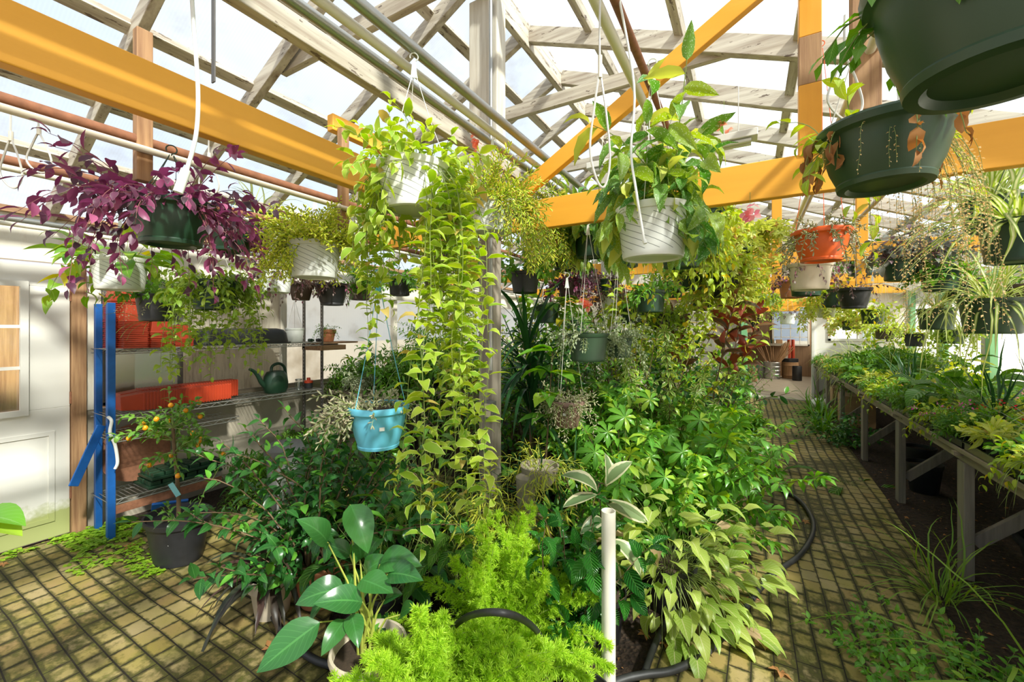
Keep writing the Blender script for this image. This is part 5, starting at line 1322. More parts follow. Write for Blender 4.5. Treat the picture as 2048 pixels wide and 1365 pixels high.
# plants under and before the bench
for i, (px, d, mat, kind, lb) in enumerate([(1880, 2.35, 'grassy', 'g', 'arching grass clump at the foot of the nearest bench leg'), (2160, 1.55, 'grassy', 'g2', 'pale arching grass blades at the lower right corner'),
        (1700, 4.1, 'fern', 'f', 'wavy leaved fern under the bench beside the aisle'), (1645, 6.2, 'dracaena', 'd', 'dark strap-leaved clump under the bench, middle'), (1690, 5.4, 'ficus', 's', 'dark leafy plant under the bench behind the legs'),
        (1630, 7.4, 'dracaena', 'd', 'dark strap-leaved clump under the far half of the bench'), (1975, 1.62, 'scheff', 'm', 'mat of mint-like leaves in the lower right corner'), (1900, 1.75, 'green', 'm', 'low green leaves beside the brick edge, lower right')]):
    e = empty('floor_plant', ground(px, d), lb, 'plant')
    if kind == 'g': growm(e, .02, .08, 520 + i, mat, [dict(n=60, L=(.35, .7), elev=(35, 85), grav=1.9, kind='blade', w=.009)])
    elif kind == 'g2': growm(e, .02, .06, 520 + i, mat, [dict(n=11, L=(.8, 1.25), elev=(40, 75), grav=2.2, kind='blade', w=.013, az=(2.7, 4.3), npt=14)])
    elif kind == 'd': growm(e, .02, .1, 520 + i, 'green', [dict(n=80, L=(.35, .75), elev=(25, 85), grav=1.4, kind='blade', w=.025)])
    elif kind == 'f': growm(e, .02, .1, 520 + i, 'calathea', [dict(n=26, L=(.1, .3), elev=(5, 60), grav=1.6, tpl='lance', size=(.28, .42), kind='rosette')])
    elif kind == 's': growm(e, .02, .1, 520 + i, mat, [dict(n=46, L=(.2, .6), elev=(30, 85), grav=.6, tpl='ovate', size=(.05, .08), step=.035)])
    else: growm(e, .01, .3, 520 + i, mat, [dict(n=80, L=(.08, .26), elev=(20, 85), grav=.6, tpl='ovate', size=(.03, .05), step=.03, pair=True, rad=1.0)])

# ------------------------------------------------------------------ shelving by the left wall
SX0, SX1, SY0, SY1 = -4.38, -4.06, 1.12, 2.86
su = empty('storage_shelves', (-4.2, 1.2, 0), 'wire storage shelves with blue and dark slotted posts along the left wall', 'shelving')
so_ = Vector((-4.2, 1.2, 0))
def sh(mb, name, mat, **k): 
    for i, v in enumerate(mb.v): mb.v[i] = (v[0] + 4.2, v[1] - 1.2, v[2])
    return mb.build(name, mat, su, **k)
sh(MB().bb((SX1 - .02, SY0, 0), (SX1 + .02, SY0 + .045, 1.76)), 'post', M['blue_steel'], bevel=.003)
sh(MB().bb((SX0 + .02, SY0 + .01, 0), (SX0 + .06, SY0 + .05, 1.76)), 'post', M['blue_steel'], bevel=.003)
for (x, y) in ((SX1, SY1), (SX0 + .03, SY1 - .02)):
    mb = MB().bb((x - .02, y, 0), (x + .02, y + .004, 2.1)).bb((x - .02, y, 0), (x - .016, y + .035, 2.1))
    p = sh(mb, 'post', M['perf'])
    ho = MB()
    for k in range(50): ho.bb((x - .004, y - .0012, .05 + k * .04), (x + .004, y + .002, .066 + k * .04))
    for i, v in enumerate(ho.v): ho.v[i] = (v[0] + 4.2, v[1] - 1.2, v[2])
    ho.build('slots', M['steel'], p)
def wire_shelf(z, y0, y1, x0=SX0, x1=SX1, sag=0.0):
    mb = MB(); h = .032
    zz = lambda y: z - sag * (y - y0) / (y1 - y0)
    for x in (x0, x1):
        mb.tube([(x, y0, zz(y0)), (x, y1, zz(y1))], .0045, 6); mb.tube([(x, y0, zz(y0) - h), (x, y1, zz(y1) - h)], .0045, 6)
        n = int((y1 - y0) / .05); pts = [(x, y0 + (y1 - y0) * i / n, zz(y0 + (y1 - y0) * i / n) - (h if i % 2 else 0)) for i in range(n + 1)]
        mb.tube(pts, .003, 5)
    n = int((y1 - y0) / .03)
    for i in range(n + 1):
        y = y0 + (y1 - y0) * i / n; mb.tube([(x0, y, zz(y) + .004), (x1, y, zz(y) + .004)], .0022, 4)
    sh(mb, 'wire_shelf', M['steel'], smooth=True)
ZT, ZM, ZL = 1.415, .925, .30
wire_shelf(ZT, SY0, SY1, sag=.0); wire_shelf(ZM, SY0, SY1, sag=.02); wire_shelf(.76, SY0, SY0 + .9); wire_shelf(ZL, SY0, SY0 + .75)
sh(MB().bb((SX0, SY1 - .02, ZT - .09), (SX1 + .02, SY1 + .30, ZT - .035)), 'wood_cleat', M['bare_wood_y'], bevel=.003)
sh(MB().bb((SX1 + .004, SY0 + .046, .20), (SX1 + .012, SY0 + .75, .262)), 'side_rail', M['rust'])
t_ = empty('watering_can', (-4.17, 2.42, ZM - .01), 'dark green plastic watering can on the middle wire shelf', 'watering can')
MB().lathe([(.085, 0), (.10, .004), (.118, .05), (.12, .10), (.11, .17), (.085, .215), (.05, .225), (.045, .222)], 28, sx=.8, close=True).build('body', M['green_plastic'], t_, True)
MB().tube(smooth_path([(0, -.09, .06), (0, -.14, .12), (0, -.17, .18), (0, -.21, .235), (0, -.255, .262)], 5), .026, 10, r1=.013).build('spout', M['green_plastic'], t_, True)
MB().tube(smooth_path([(0, -.045, .20), (0, -.035, .27), (0, .03, .295), (0, .085, .26), (0, .105, .18), (0, .112, .10)], 6), .014, 10).build('handle', M['green_plastic'], t_, True)
mb = MB()
for k in range(4):
    r_ = .02 + k * .014; mb.tube([(.098 - .03 * abs(math.cos(q)) * 0 - k * .002, -.03 + r_ * math.cos(q), .12 + r_ * math.sin(q)) for q in np.linspace(0, PI, 10)], .0022, 5)
mb.build('moulded_waves', M['green_plastic'], t_, True)
# red square pots: nested stacks, each pot an object
def sq_pot(s, h, mat=M['red_plastic']):
    a, b = s / 2, s * .36; v = [(-b, -b, 0), (b, -b, 0), (b, b, 0), (-b, b, 0), (-a * .92, -a * .92, h * .93), (a * .92, -a * .92, h * .93), (a * .92, a * .92, h * .93), (-a * .92, a * .92, h * .93),
        (-a, -a, h * .93), (a, -a, h * .93), (a, a, h * .93), (-a, a, h * .93), (-a, -a, h), (a, -a, h), (a, a, h), (-a, a, h)]
    f = [(0, 3, 2, 1)] + [(i, (i + 1) % 4, (i + 1) % 4 + 4, i + 4) for i in range(4)] + [(i + 4, (i + 1) % 4 + 4, (i + 1) % 4 + 8, i + 8) for i in range(4)] + [(i + 8, (i + 1) % 4 + 8, (i + 1) % 4 + 12, i + 12) for i in range(4)]
    return MB().add(v, f)
def pot_stack(x, y, z, s, h, n, step, first_label, rest_label, group):
    base = sq_pot(s, h).build('square_pot', M['red_plastic'], bevel=.002)
    so2 = base.modifiers.new('wall', 'SOLIDIFY'); so2.thickness = .0015
    for k in range(n):
        o = base if k == 0 else base.copy()
        if k: C.objects.link(o)
        o.rotation_euler = (PI, 0, random.uniform(-.04, .04)); o.location = (x + random.uniform(-.002, .002), y, z + h + k * step)
        top = k == n - 1
        tag(o, first_label if top else rest_label, 'plant pot', group)
ZS = ZT + .006
pot_stack(-4.24, 1.25, ZS, .16, .14, 24, .0155, 'topmost upside-down red pot of the tallest stack', 'thin-rimmed red pot nested in the tallest stack on the top shelf', 'tallest stack of red pots')
pot_stack(-4.12, 1.285, ZS, .15, .13, 14, .0155, 'topmost upside-down red pot of the second tallest stack', 'red pot nested in the second tallest stack on the top shelf', 'second stack of red pots')
pot_stack(-4.10, 1.44, ZS, .15, .12, 9, .0145, 'topmost red pot of the front middle stack', 'red pot nested in the front middle stack', 'front stack of red pots')
pot_stack(-4.13, 1.60, ZS, .13, .12, 6, .012, 'topmost red pot of the small stack next to the black trough', 'red pot nested in the small stack beside the black trough', 'small stack of red pots')
for row, (x, s, n0, y0, zz) in enumerate([(-4.26, .15, 34, 1.24, ZM + .085), (-4.12, .14, 30, 1.20, ZM + .08)]):
    base = sq_pot(s, .14).build('square_pot', M['red_plastic'], bevel=.002); sm = base.modifiers.new('wall', 'SOLIDIFY'); sm.thickness = .0015
    for k in range(n0):
        o = base if k == 0 else base.copy()
        if k: C.objects.link(o)
        o.rotation_euler = (-PI / 2, 0, 0); o.location = (x, y0 + k * .021, zz)
        tag(o, ('red pot lying on its side, end of the ' if k == 0 else 'red pot nested sideways in the ') + ('back' if row == 0 else 'front') + ' row on the middle shelf', 'plant pot', ('back' if row == 0 else 'front') + ' row of sideways red pots')
# black trough upside down
mb = MB(); ring = []
def rrect(a, b, z, r, n=5):
    out = []
    for cx, cy, q0 in ((a - r, b - r, 0), (-a + r, b - r, PI / 2), (-a + r, -b + r, PI), (a - r, -b + r, 1.5 * PI)):
        for k in range(n + 1): q = q0 + PI / 2 * k / n; out.append((cx + r * math.cos(q), cy + r * math.sin(q), z))
    return out
rings = [rrect(.15, .42, 0, .06), rrect(.15, .42, .01, .06), rrect(.135, .40, .012, .06), rrect(.13, .39, .10, .07), rrect(.11, .37, .135, .07), rrect(.07, .32, .148, .06)]
n = len(rings[0]); vs = [p for r_ in rings for p in r_]; fs = [(i * n + j, i * n + (j + 1) % n, (i + 1) * n + (j + 1) % n, (i + 1) * n + j) for i in range(len(rings) - 1) for j in range(n)] + [tuple(range((len(rings) - 1) * n, len(rings) * n))]
o = mb.add(vs, fs).build('upturned_trough', M['black_plastic'], smooth=True); o.location = (-4.21, 2.12, ZT + .006); tag(o, 'long black plastic trough lying upside down on the top shelf', 'trough')
# white hanging pot standing at the end of the top shelf
e = empty('hanging_pot', (-4.2, 2.64, ZT + .006), 'empty white hanging pot with wire hanger on the end of the top shelf', 'pot'); pot_mesh(e, .19, .15, 'plainwhite', 'basket'); hanger(e, .09, .15, .46, 3, M['wire'], False)
# terracotta pot with trailing cactus right of the post
e = empty('clay_pot_plant', (-4.22, 3.06, ZT + .0), 'lime-crusted terracotta pot with a stringy plant at the end of the top shelf', 'potted plant'); pot_mesh(e, .17, .14, 'terracotta', 'clay')
growm(e, .12, .07, 801, 'fern', [dict(n=34, L=(.08, .2), elev=(10, 80), grav=2.4, tpl='small', size=(.016, .026), step=.012)])
sb = empty('side_shelf', (-4.22, 3.14, ZT - .02), 'short board shelf carrying the terracotta pot', 'shelf'); MB().bb((-.14, -.30, 0), (.14, .22, .018)).build('board', M['bare_wood_y'], sb); MB().bb((-.24, -.2, -.08), (-.20, .2, 0)).build('bracket', M['perf'], sb)
for (y, x, c, lb) in ((2.78, -4.14, 'green_plastic', 'green hose nozzle lying on the shelf end'), (2.86, -4.12, 'black_plastic', 'round black hose fitting lying on the shelf end')):
    o = MB().tube([(0, 0, .018), (.05, 0, .018)], .018, 14).tube([(.05, 0, .018), (.08, 0, .018)], .011, 12).build('hose_fitting', M[c], smooth=True); o.location = (x - .02, y, ZT + .006); tag(o, lb, 'hose fitting')
j = empty('glass_jar', (-4.16, 2.66, ZM - .01), 'clear glass jar beside the watering can', 'jar'); MB().lathe([(.035, 0), (.04, .01), (.04, .08), (.03, .09), (.03, .10)], 20).build('body', M['clear_plastic'], j, True); MB().lathe([(.033, .10), (.033, .115)], 20, close=True).build('lid', M['steel'], j, True)
j = empty('plastic_tub', (-4.17, 2.78, ZM - .01), 'black tub with a red lid at the end of the middle shelf', 'tub'); MB().lathe([(.04, 0), (.045, .06)], 20, close=True).build('body', M['black_plastic'], j, True); MB().lathe([(.046, .06), (.046, .085), (.02, .09), (.018, .115)], 20, close=True).build('lid', M['red_plastic'], j, True)
# green seedling trays stack
for k, (z, lb) in enumerate(((.31, 'lower green seedling tray on the bottom wire shelf'), (.37, 'upper green seedling tray on the bottom wire shelf'))):
    mb = MB().bb((-.15, -.26, 0), (.15, .26, .02))
    for i in range(4):
        for jx in range(6): mb.bb((-.135 + i * .07, -.245 + jx * .082, .02), (-.08 + i * .07, -.175 + jx * .082, .05))
    o = mb.build('seedling_tray', M['green_plastic'], bevel=.003); o.location = (-4.2, 1.62 + .02 * k, z); tag(o, lb, 'tray', 'green seedling trays')
# rusty plate, blue sheets
o = MB().bb((-.006, -.028, 0), (.006, .028, .42)).build('blue_metal_sheet', M['blue_steel'], bevel=.004); o.location = (-4.085, .955, .47); o.rotation_euler = (-0.38, 0, .2); tag(o, 'bent blue metal strip hanging beside the shelf post', 'metal sheet')
o = MB().bb((-.10, -.01, 0), (.12, .012, .24)).build('blue_metal_sheet', M['blue_steel'], bevel=.004); o.location = (-4.0, 1.45, .02); o.rotation_euler = (.5, .1, 1.2); tag(o, 'blue metal sheet lying under the bottom shelf', 'metal sheet')
o = MB().lathe([(.23, 0), (.23, .012), (.02, .03)], 36, close=True).build('rusty_disc', M['rust'], smooth=True); o.location = (-4.36, 1.38, .56); o.rotation_euler = (0, 1.42, 0); tag(o, 'big rusty round metal plate leaning behind the blue post', 'metal plate')
rp = smooth_path([(-4.03, 1.12, .93), (-4.0, 1.13, .90), (-3.99, 1.12, .82), (-4.0, 1.15, .72), (-3.99, 1.16, .60), (-4.0, 1.15, .55)]); tag(MB().tube(rp, .010, 8).build('white_strap', M['white_plastic'], smooth=True), 'white rope tied around the blue shelf post', 'rope')
# kumquat in oval black pot
kp = ground(357, 2.78); kp.z = .026
e = empty('kumquat_tree', kp, 'small citrus tree with orange fruit in an oval black pot', 'potted tree')
MB().lathe([(.14, 0), (.15, .003), (.195, .255), (.21, .26), (.215, .29), (.20, .29), (.19, .25), (.01, .255)], 40, sx=1.12, sy=.85).build('pot', M['black_plastic'], e, True)
MB().lathe([(.185, .225), (.01, .245)], 30, sx=1.1, sy=.83).build('soil', M['soil'], e)
ppot = KIDS[e.name][0]; mb = MB(); an = to_cam_angle(kp) - .35; mb.box((.175 * math.cos(an) * 1.12, .175 * math.sin(an) * .85, .17), (.002, .03, .018), an); mb.build('price_label', M['label'], ppot)
F = Fol(901); tr_ = F.path((0, 0, .22), (.02, 0, 1), .66, 0, 8, .06)
MB().tube(tr_, .014, 10, r1=.009).build('trunk', M['stem_brown'], e, True)
fr_ = MB(); frs = []
for k in range(36):
    a = F.r.uniform(0, 6.28); el = F.r.uniform(-.2, 1.2)
    ps = F.path(tr_[F.r.randint(6, 8)], (math.cos(a) * math.cos(el), math.sin(a) * math.cos(el), math.sin(el)), F.r.uniform(.15, .32), .3, 6, .3)
    F.tube(ps, .0035); F.leaves_along(ps, 'ovate', (.04, .065), .016, 1.0, .25)
    if k % 1 == 0: frs += [ps[-1], ps[-3]] if k % 2 else [ps[-2]]
for k in range(6):
    a = F.r.uniform(0, 6.28); ps = F.path((.02, -.02, .24), (math.cos(a) * .6, math.sin(a) * .6, 1), .14, .2, 4, .2); F.tube(ps, .002); F.leaves_along(ps, 'ovate', (.04, .06), .04, 1.0, .3)
ps = F.path((.12, .03, .24), (.35, .2, 1), .52, .2, 8, .2); F.tube(ps, .004); F.leaves_along(ps, 'ovate', (.04, .06), .04, 1.0, .2)
F.build(LF['kumquat'], e, stem_mat=M['stem'])
fruit_me = MB().ico((0, 0, 0), .0155, 2, (1, 1, 1.15)).build('fruit', m_plain('orange_fruit', (.95, .36, .01), .35, var=.06), e, True); fruit_me.location = frs[0] + Vector((0, 0, -.015))
for p in frs[1:40:2]:
    f_ = fruit_me.copy(); C.objects.link(f_); f_.location = p + Vector((F.r.uniform(-.01, .01), F.r.uniform(-.01, .01), -.016))
M['cyan'] = m_plain('pale_blue_card', (.25, .62, .66), .5)
tg = MB().box((0, 0, 0), (.002, .03, .10)).build('plant_tag', M['cyan'], e); tg.location = (.02, -.03, .47); tg.rotation_euler = (.45, 0, -.6)
# ferns and floor plants at the left wall
for (x, y, s_, lb) in ((-3.85, 2.25, 1.15, 'feathery fern growing on the floor right of the citrus tree'), (-4.1, 2.75, .9, 'fern growing on the floor against the left wall, further back')):
    e = empty('floor_fern', (x, y, .0), lb, 'fern'); pot_mesh(e, .2, .18, 'black', 'nursery')
    growm(e, .16, .07, int(900 + y * 10), 'fern', [dict(n=34, L=(.35 * s_, .62 * s_), elev=(20, 80), grav=1.7, tpl='lance', size=(.05, .07), step=.012, ang=1.35, pair=True, rad=.5, prof=frond_prof, sink=0, up=1.3, wob=.15)])
e = empty('weeds', (-3.9, 2.2, .03), 'mat of clover-like weeds on the floor by the left wall', 'weeds'); e['kind'] = 'stuff'
F = Fol(910)
def clover(x0, x1, y0, y1, n):
    for k in range(n):
        x, y = F.r.uniform(x0, x1), F.r.uniform(y0, y1); h_ = F.r.uniform(.004, .045)
        b0 = Vector((x + 3.9, y - 2.2, -.03 + h_))
        for q in range(3):
            a = q * 2.1 + F.r.uniform(0, 1); F.leaf('round', b0, (math.cos(a), math.sin(a), .1), (F.r.gauss(0, .2), F.r.gauss(0, .2), 1), F.r.uniform(.016, .03))
clover(-3.95, -3.35, 1.95, 3.1, 1500); clover(-4.4, -3.98, .95, 1.35, 700); clover(-3.95, -3.6, .85, 1.25, 160); clover(-3.6, -3.2, 1.05, 1.25, 160); clover(-4.42, -4.3, .2, .95, 120)
o = F.build(LF['cover'], e); o['kind'] = 'stuff'
e = tag(MB().tube([(0, 0, 0), (0, 0, .52)], .03, 16).build('white_drain_pipe', M['white_plastic'], smooth=True), 'short upright white pipe behind the dark shrub', 'pipe'); e.location = ground(563, 2.95)
o = empty('grey_bucket', ground(572, 3.5), 'grey plastic bin behind the dark shrub', 'bin'); MB().lathe([(.12, 0), (.15, .52), (.165, .52), (.165, .56), (.15, .56)], 30).build('body', M['grey_plastic'], o, True); MB().lathe([(.165, .56), (.12, .60), (.01, .61)], 30).build('lid', M['grey_plastic'], o, True)
# potting table behind the blue basket
tb = empty('potting_table', (-3.45, 4.15, 0), 'rough wooden potting table with plants beyond the wire shelves', 'table')
MB().bb((-.75, -.35, .78), (.95, .35, .82)).build('table_top', M['bench_wood_y'], tb, bevel=.004)
for x, y in ((-.7, -.3), (.9, -.3), (-.7, .3), (.9, .3)): MB().bb((x - .04, y - .03, 0), (x + .04, y + .03, .78)).build('leg', M['bench_wood'], tb, bevel=.003)
for i, (x, y, sp, D, col, lb) in enumerate([(-3.95, 4.0, 'silver', .2, 'cream', 'cream pot of grey-green rosettes on the potting table'), (-3.7, 4.05, 'green', .2, 'black', 'leafy green pot plant in the middle of the potting table'), (-3.4, 3.95, 'fern', .2, 'black', 'bushy fern on the potting table'),
                                          (-3.1, 4.05, 'green', .22, 'black', 'dark pot of green leaves toward the right end of the potting table'), (-2.8, 4.0, 'lime', .2, 'terracotta', 'clay pot of yellow-green leaves at the right end of the potting table'), (-3.55, 4.3, 'spider', .2, 'black', 'grassy potted plant at the back of the potting table'), (-3.9, 4.32, 'fern', .2, 'black', 'fern at the back left of the potting table')]):
    e = empty('potted_plant', (x, y, .821), lb, 'potted plant', 'pots on the potting table'); pot_mesh(e, D, D * .8, col, 'clay'); foliage(e, sp, D / 2, D * .7, 950 + i, None, 1.6, 1.1, 2.3)
sd = empty('side_table', (-4.1, 4.2, 0), 'narrow timber table against the left wall just past the wire shelves', 'table')
MB().bb((-.28, -1.02, .78), (.28, 1.15, .82)).build('table_top', M['bench_wood_y'], sd, bevel=.004)
for x, y in ((-.24, -.98), (.24, -.98), (-.24, 1.1), (.24, 1.1)): MB().bb((x - .03, y - .03, 0), (x + .03, y + .03, .78)).build('leg', M['bench_wood'], sd, bevel=.003)
for i, (x, y, sp, lk, sz) in enumerate([(-3.98, 3.30, 'silver', 1.0, 1.3), (-4.22, 3.42, 'fern', 1.3, 1.3), (-3.98, 3.60, 'green', 1.9, 1.5), (-4.24, 3.85, 'calathea', 1.7, 1.2), (-3.95, 3.95, 'green', 1.8, 1.4), (-4.2, 4.3, 'lime', 1.8, 1.5), (-3.95, 4.4, 'fern', 1.2, 1.3), (-4.2, 4.75, 'green', 2.0, 1.6), (-3.98, 5.0, 'spider', 1.2, 1.2)]):
    e = empty('potted_plant', (x, y, .821), f"{ {'silver': 'silvery rosette plant', 'fern': 'bushy fern', 'green': 'leafy green plant', 'calathea': 'broad-leaved plant', 'lime': 'yellow-green plant', 'spider': 'striped grassy plant'}[sp] }, {ordn[i]} pot from the wire shelves on the narrow wall table", 'potted plant', 'pots on the narrow wall table')
    pot_mesh(e, .18, .15, 'cream' if i == 0 else 'black', 'clay'); foliage(e, sp, .09, .13, 970 + i, None, sz, 1.2, lk)
for i, (px, d, lb) in enumerate(((835, 3.6, 'crumpled brown paper sack under the potting table'),)):
    mb = MB().ico((0, 0, .17), .17, 3, (1, .8, 1))
    r5 = random.Random(3); mb.v = [(x * (1 + r5.uniform(-.16, .16)), y * (1 + r5.uniform(-.16, .16)), max(0, z * (1 + r5.uniform(-.1, .12)))) for x, y, z in mb.v]
    o = mb.build('paper_sack', M['cardboard']); o.location = ground(px, d); tag(o, lb, 'sack')
# a bit of vertical plants at the left wall behind
for i, (x, y, h_, mat, tp, sz, lb) in enumerate([(-3.9, 5.2, 1.5, 'green', 'ovate', .1, 'tall green shrub against the left wall past the table'), (-3.6, 6.3, 1.6, 'lime', 'ovate', .09, 'yellow-green shrub by the left wall'), (-3.2, 7.6, 1.7, 'ficus', 'ovate', .1, 'dark shrub at the far left wall')]):
    e = standing('leafy_shrub', lb, 'shrub', (x, y, 0), (.30, .28, 'black', 'nursery'))
    growm(e, .24, .12, 130 + i, mat, [dict(n=24, L=(h_ * .5, h_ * .95), elev=(58, 88), grav=.25, tpl=tp, size=(sz * .75, sz * 1.15), step=sz * .5, ang=1.0, start=.25, r=.006, wob=.35, npt=10)], 'stem_brown')

# ------------------------------------------------------------------ things hanging overhead
def wire_loop(label, px, py0, py1, d, wpx, r=.0035):
    a = at(px, py0, d); b = at(px, py1, d); hgt = a.z - b.z; w = wpx / FPX * d / 2
    e = empty('wire_loop', a, label, 'wire loop', 'wire loops under the pipes')
    pts = [(0, 0, 0), (0, 0, -hgt * .35), (w * .6, 0, -hgt * .6), (w, 0, -hgt * .85), (w * .5, 0, -hgt), (-w * .3, 0, -hgt * .97), (-w, 0, -hgt * .8), (-w * .5, 0, -hgt * .55), (0, 0, -hgt * .36)]
    ang = TH
    pts = [Matrix.Rotation(ang, 4, 'Z') @ Vector(p) for p in pts]
    MB().tube(smooth_path(pts, 6), r, 6).build('cable', M['wire'], e, True); MB().tube([(0, 0, -hgt * .30), (0, 0, -hgt * .42)], r * 2, 8).build('clip', M['pvc'], e, True)
wire_loop('pale wire loop hanging leftmost from the pipes', 22, 215, 375, 1.60, 45); wire_loop('pale wire loop second from the left edge', 78, 215, 345, 1.60, 50)
wire_loop('pale wire loop beside the white irrigation wand', 418, 270, 390, 1.95, 40)
wire_loop('large wire loop under the rusty pipe above the begonia', 1200, 0, 372, 1.25, 40); wire_loop('thin wire loop hanging right of the begonia', 1690, 30, 240, 1.3, 70)
wd = empty('watering_wand', at(385, 0, 1.18), 'long white plastic watering wand hanging in front of the purple basket', 'watering wand')
P = [at(380, -60, 1.18), at(388, 60, 1.18), at(396, 180, 1.17), at(392, 270, 1.17), at(372, 345, 1.17)]
P = [p - wd.location for p in P]; MB().tube(smooth_path(P, 6), .0055, 10).build('tube', M['white_plastic'], wd, True)
Q = [at(372, 340, 1.17), at(356, 385, 1.16)]; Q = [p - wd.location for p in Q]; MB().tube(Q, .012, 12).build('grip', M['white_plastic'], wd, True)
wd2 = empty('watering_wand', at(1262, 60, 1.3), 'thin white tube hanging in front of the begonia pot', 'watering wand')
P = [at(1235, -20, 1.36), at(1268, 170, 1.36), at(1262, 300, 1.34), at(1272, 380, 1.3), at(1288, 480, 1.28)]; P = [p - wd2.location for p in P]
MB().tube(smooth_path(P, 6), .004, 8).build('tube', M['white_plastic'], wd2, True); MB().tube([P[-1], P[-1] + Vector((.004, 0, -.012))], .0065, 8).build('grip', M['white_plastic'], wd2, True)
st = MB().bb((-.014, -.003, 0), (.014, .003, 1.0)).build('slotted_strap', M['perf']); st.location = at(427, 165, 1.9); tag(st, 'dark slotted steel strap hanging from the roof to the orange beam', 'strap')
# plastic bag nailed on the beam
bg = empty('plastic_bag', at(262, 185, 1.72), 'clear plastic bag of green rings nailed to the orange beam', 'bag')
bg.rotation_euler = (0, 0, PI / 2); W_, H_ = .085, .13
vs = []; nx, nz = 7, 10
for side in (0, 1):
    for i in range(nx + 1):
        for k in range(nz + 1):
            u_, v_ = i / nx, k / nz; th = .016 * math.sin(PI * u_) * math.sin(PI * min(1, v_ * 1.15)) ** .5 if 0 < u_ < 1 else 0
            vs.append(((u_ - .5) * W_ * (1 + .15 * v_), (-1 if side else 1) * th + .003 * math.sin(17 * u_ + 9 * v_), .06 - v_ * H_))
fs = []; m_ = (nx + 1) * (nz + 1)
for side in (0, 1):
    for i in range(nx):
        for k in range(nz):
            a = side * m_ + i * (nz + 1) + k; fs.append((a, a + 1, a + nz + 2, a + nz + 1))
MB().add(vs, fs).build('film', M['clear_plastic'], bg, True)
for i in range(3):
    c_ = Vector((-.024 + .026 * i, 0, -.045 - .006 * i)); MB().tube([c_ + Vector((.012 * math.cos(q), .002 * math.sin(q * 2), .009 * math.sin(q))) for q in np.linspace(0, 2 * PI, 16)], .0032, 6).build('ring', M['green_plastic2'], bg, True)
MB().ico((0, 0, -.005), .024, 2, (1.2, .35, 1)).build('scrap', M['cardboard'], bg, True)
MB().tube([(.01, .004, .045), (.016, -.03, .055)], .003, 8).build('nail', M['rust'], bg)
# light fitting
lf = empty('strip_light', at(1330, 312, 3.2), 'double tube strip light hung across behind the begonia', 'light fitting')
MB().bb((-.62, -.06, 0), (.62, .06, .05)).build('housing', M['white_paint'], lf, bevel=.004)
for yy in (-.03, .03): MB().tube([(-.58, yy, -.018), (.58, yy, -.018)], .016, 12).build('tube', M['white_plastic'], lf, True)
for xx in (-.5, .5): MB().tube([(xx, 0, .05), (xx, 0, roofz(lf.location.x + xx) - lf.location.z)], .003, 6).build('suspension_wire', M['wire'], lf)

# ------------------------------------------------------------------ workshop beyond the doorway
wb_ = empty('workbench', (.0, 15.1, 0), 'cluttered workbench along the back wall of the far room', 'workbench')
MB().bb((-1.7, -.4, 1.02), (1.0, .4, 1.08)).build('worktop', M['grey_wood'], wb_, bevel=.004); MB().bb((-1.7, .35, .05), (1.0, .40, 1.02)).build('back_panel', M['bare_wood'], wb_)
for x in (-1.6, .95): MB().bb((x - .04, -.38, .05), (x + .04, -.3, 1.02)).build('leg', M['grey_wood_z'], wb_)
def drum(name, label, cat, px, d, R, H, mat, rings=()):
    e = empty(name, ground(px, d, .05), label, cat)
    prof = [(R * .9, 0), (R * .98, .01)]
    for z in rings: prof += [(R * .97, z - .02), (R * 1.04, z), (R * .97, z + .02)]
    prof += [(R * .98, H - .02), (R * .9, H), (R * .85, H - .04)]
    MB().lathe(prof, 32, close=True).build('body', mat, e, True); return e
kg = drum('beer_keg', 'shiny steel keg holding sticks in the far room', 'keg', 1543, 12.3, .225, .5, M['bright_steel'], (.14, .25, .36))
br = drum('wooden_barrel', 'brown wooden barrel in the far room right of the keg', 'barrel', 1580, 12.3, .215, .5, M['bare_wood'], (.1, .4)); MB().lathe([(.21, .5), (.21, .60), (.05, .61)], 24).build('lid', M['black_plastic'], br, True)
drum('grey_bin', 'dark grey bin in the far room left of the keg', 'bin', 1520, 12.5, .19, .42, M['grey_plastic'])
drum('black_bin', 'black bin just inside the doorway at the right', 'bin', 1594, 11.8, .12, .42, M['black_plastic'])
r6 = random.Random(8)
for i in range(26):
    a = r6.uniform(0, 6.28); L_ = r6.uniform(.55, .85); b0 = kg.location + Vector((.1 * math.cos(a), .1 * math.sin(a), .42)); dd = Vector((math.cos(a) * .5 + r6.uniform(-.2, .2), math.sin(a) * .3, 1)).normalized()
    if i > 16: b0 = kg.location + Vector((.15, .05, .42)); dd = Vector((r6.uniform(.35, .9), .2, 1)).normalized()
    o = MB().tube([b0, b0 + dd * L_ * .6 + Vector((.01, 0, 0)), b0 + dd * L_], .012, 6).build('garden_stake', M['bare_wood']); tag(o, 'rough wooden stake standing in the keg in the far room', 'stake', 'stakes in the keg')
for i, (px, lb) in enumerate(((1578, 'left red tube on the barrel'), (1586, 'right red and black tube on the barrel'))):
    o = MB().lathe([(.045, 0), (.045, .55)], 16, close=True).build('red_tube', M['red_plastic'], smooth=True); o.location = ground(px, 12.3, .66); tag(o, ['left red tube standing on the barrel', 'right red tube standing on the barrel'][i], 'tube')
o = MB().bb((-.14, -.09, 0), (.14, .09, .55)).build('soil_bag', M['cardboard'], bevel=.04); o.location = ground(1503, 11.6, .05); tag(o, 'bagged soil leaning inside the doorway at the left', 'bag')
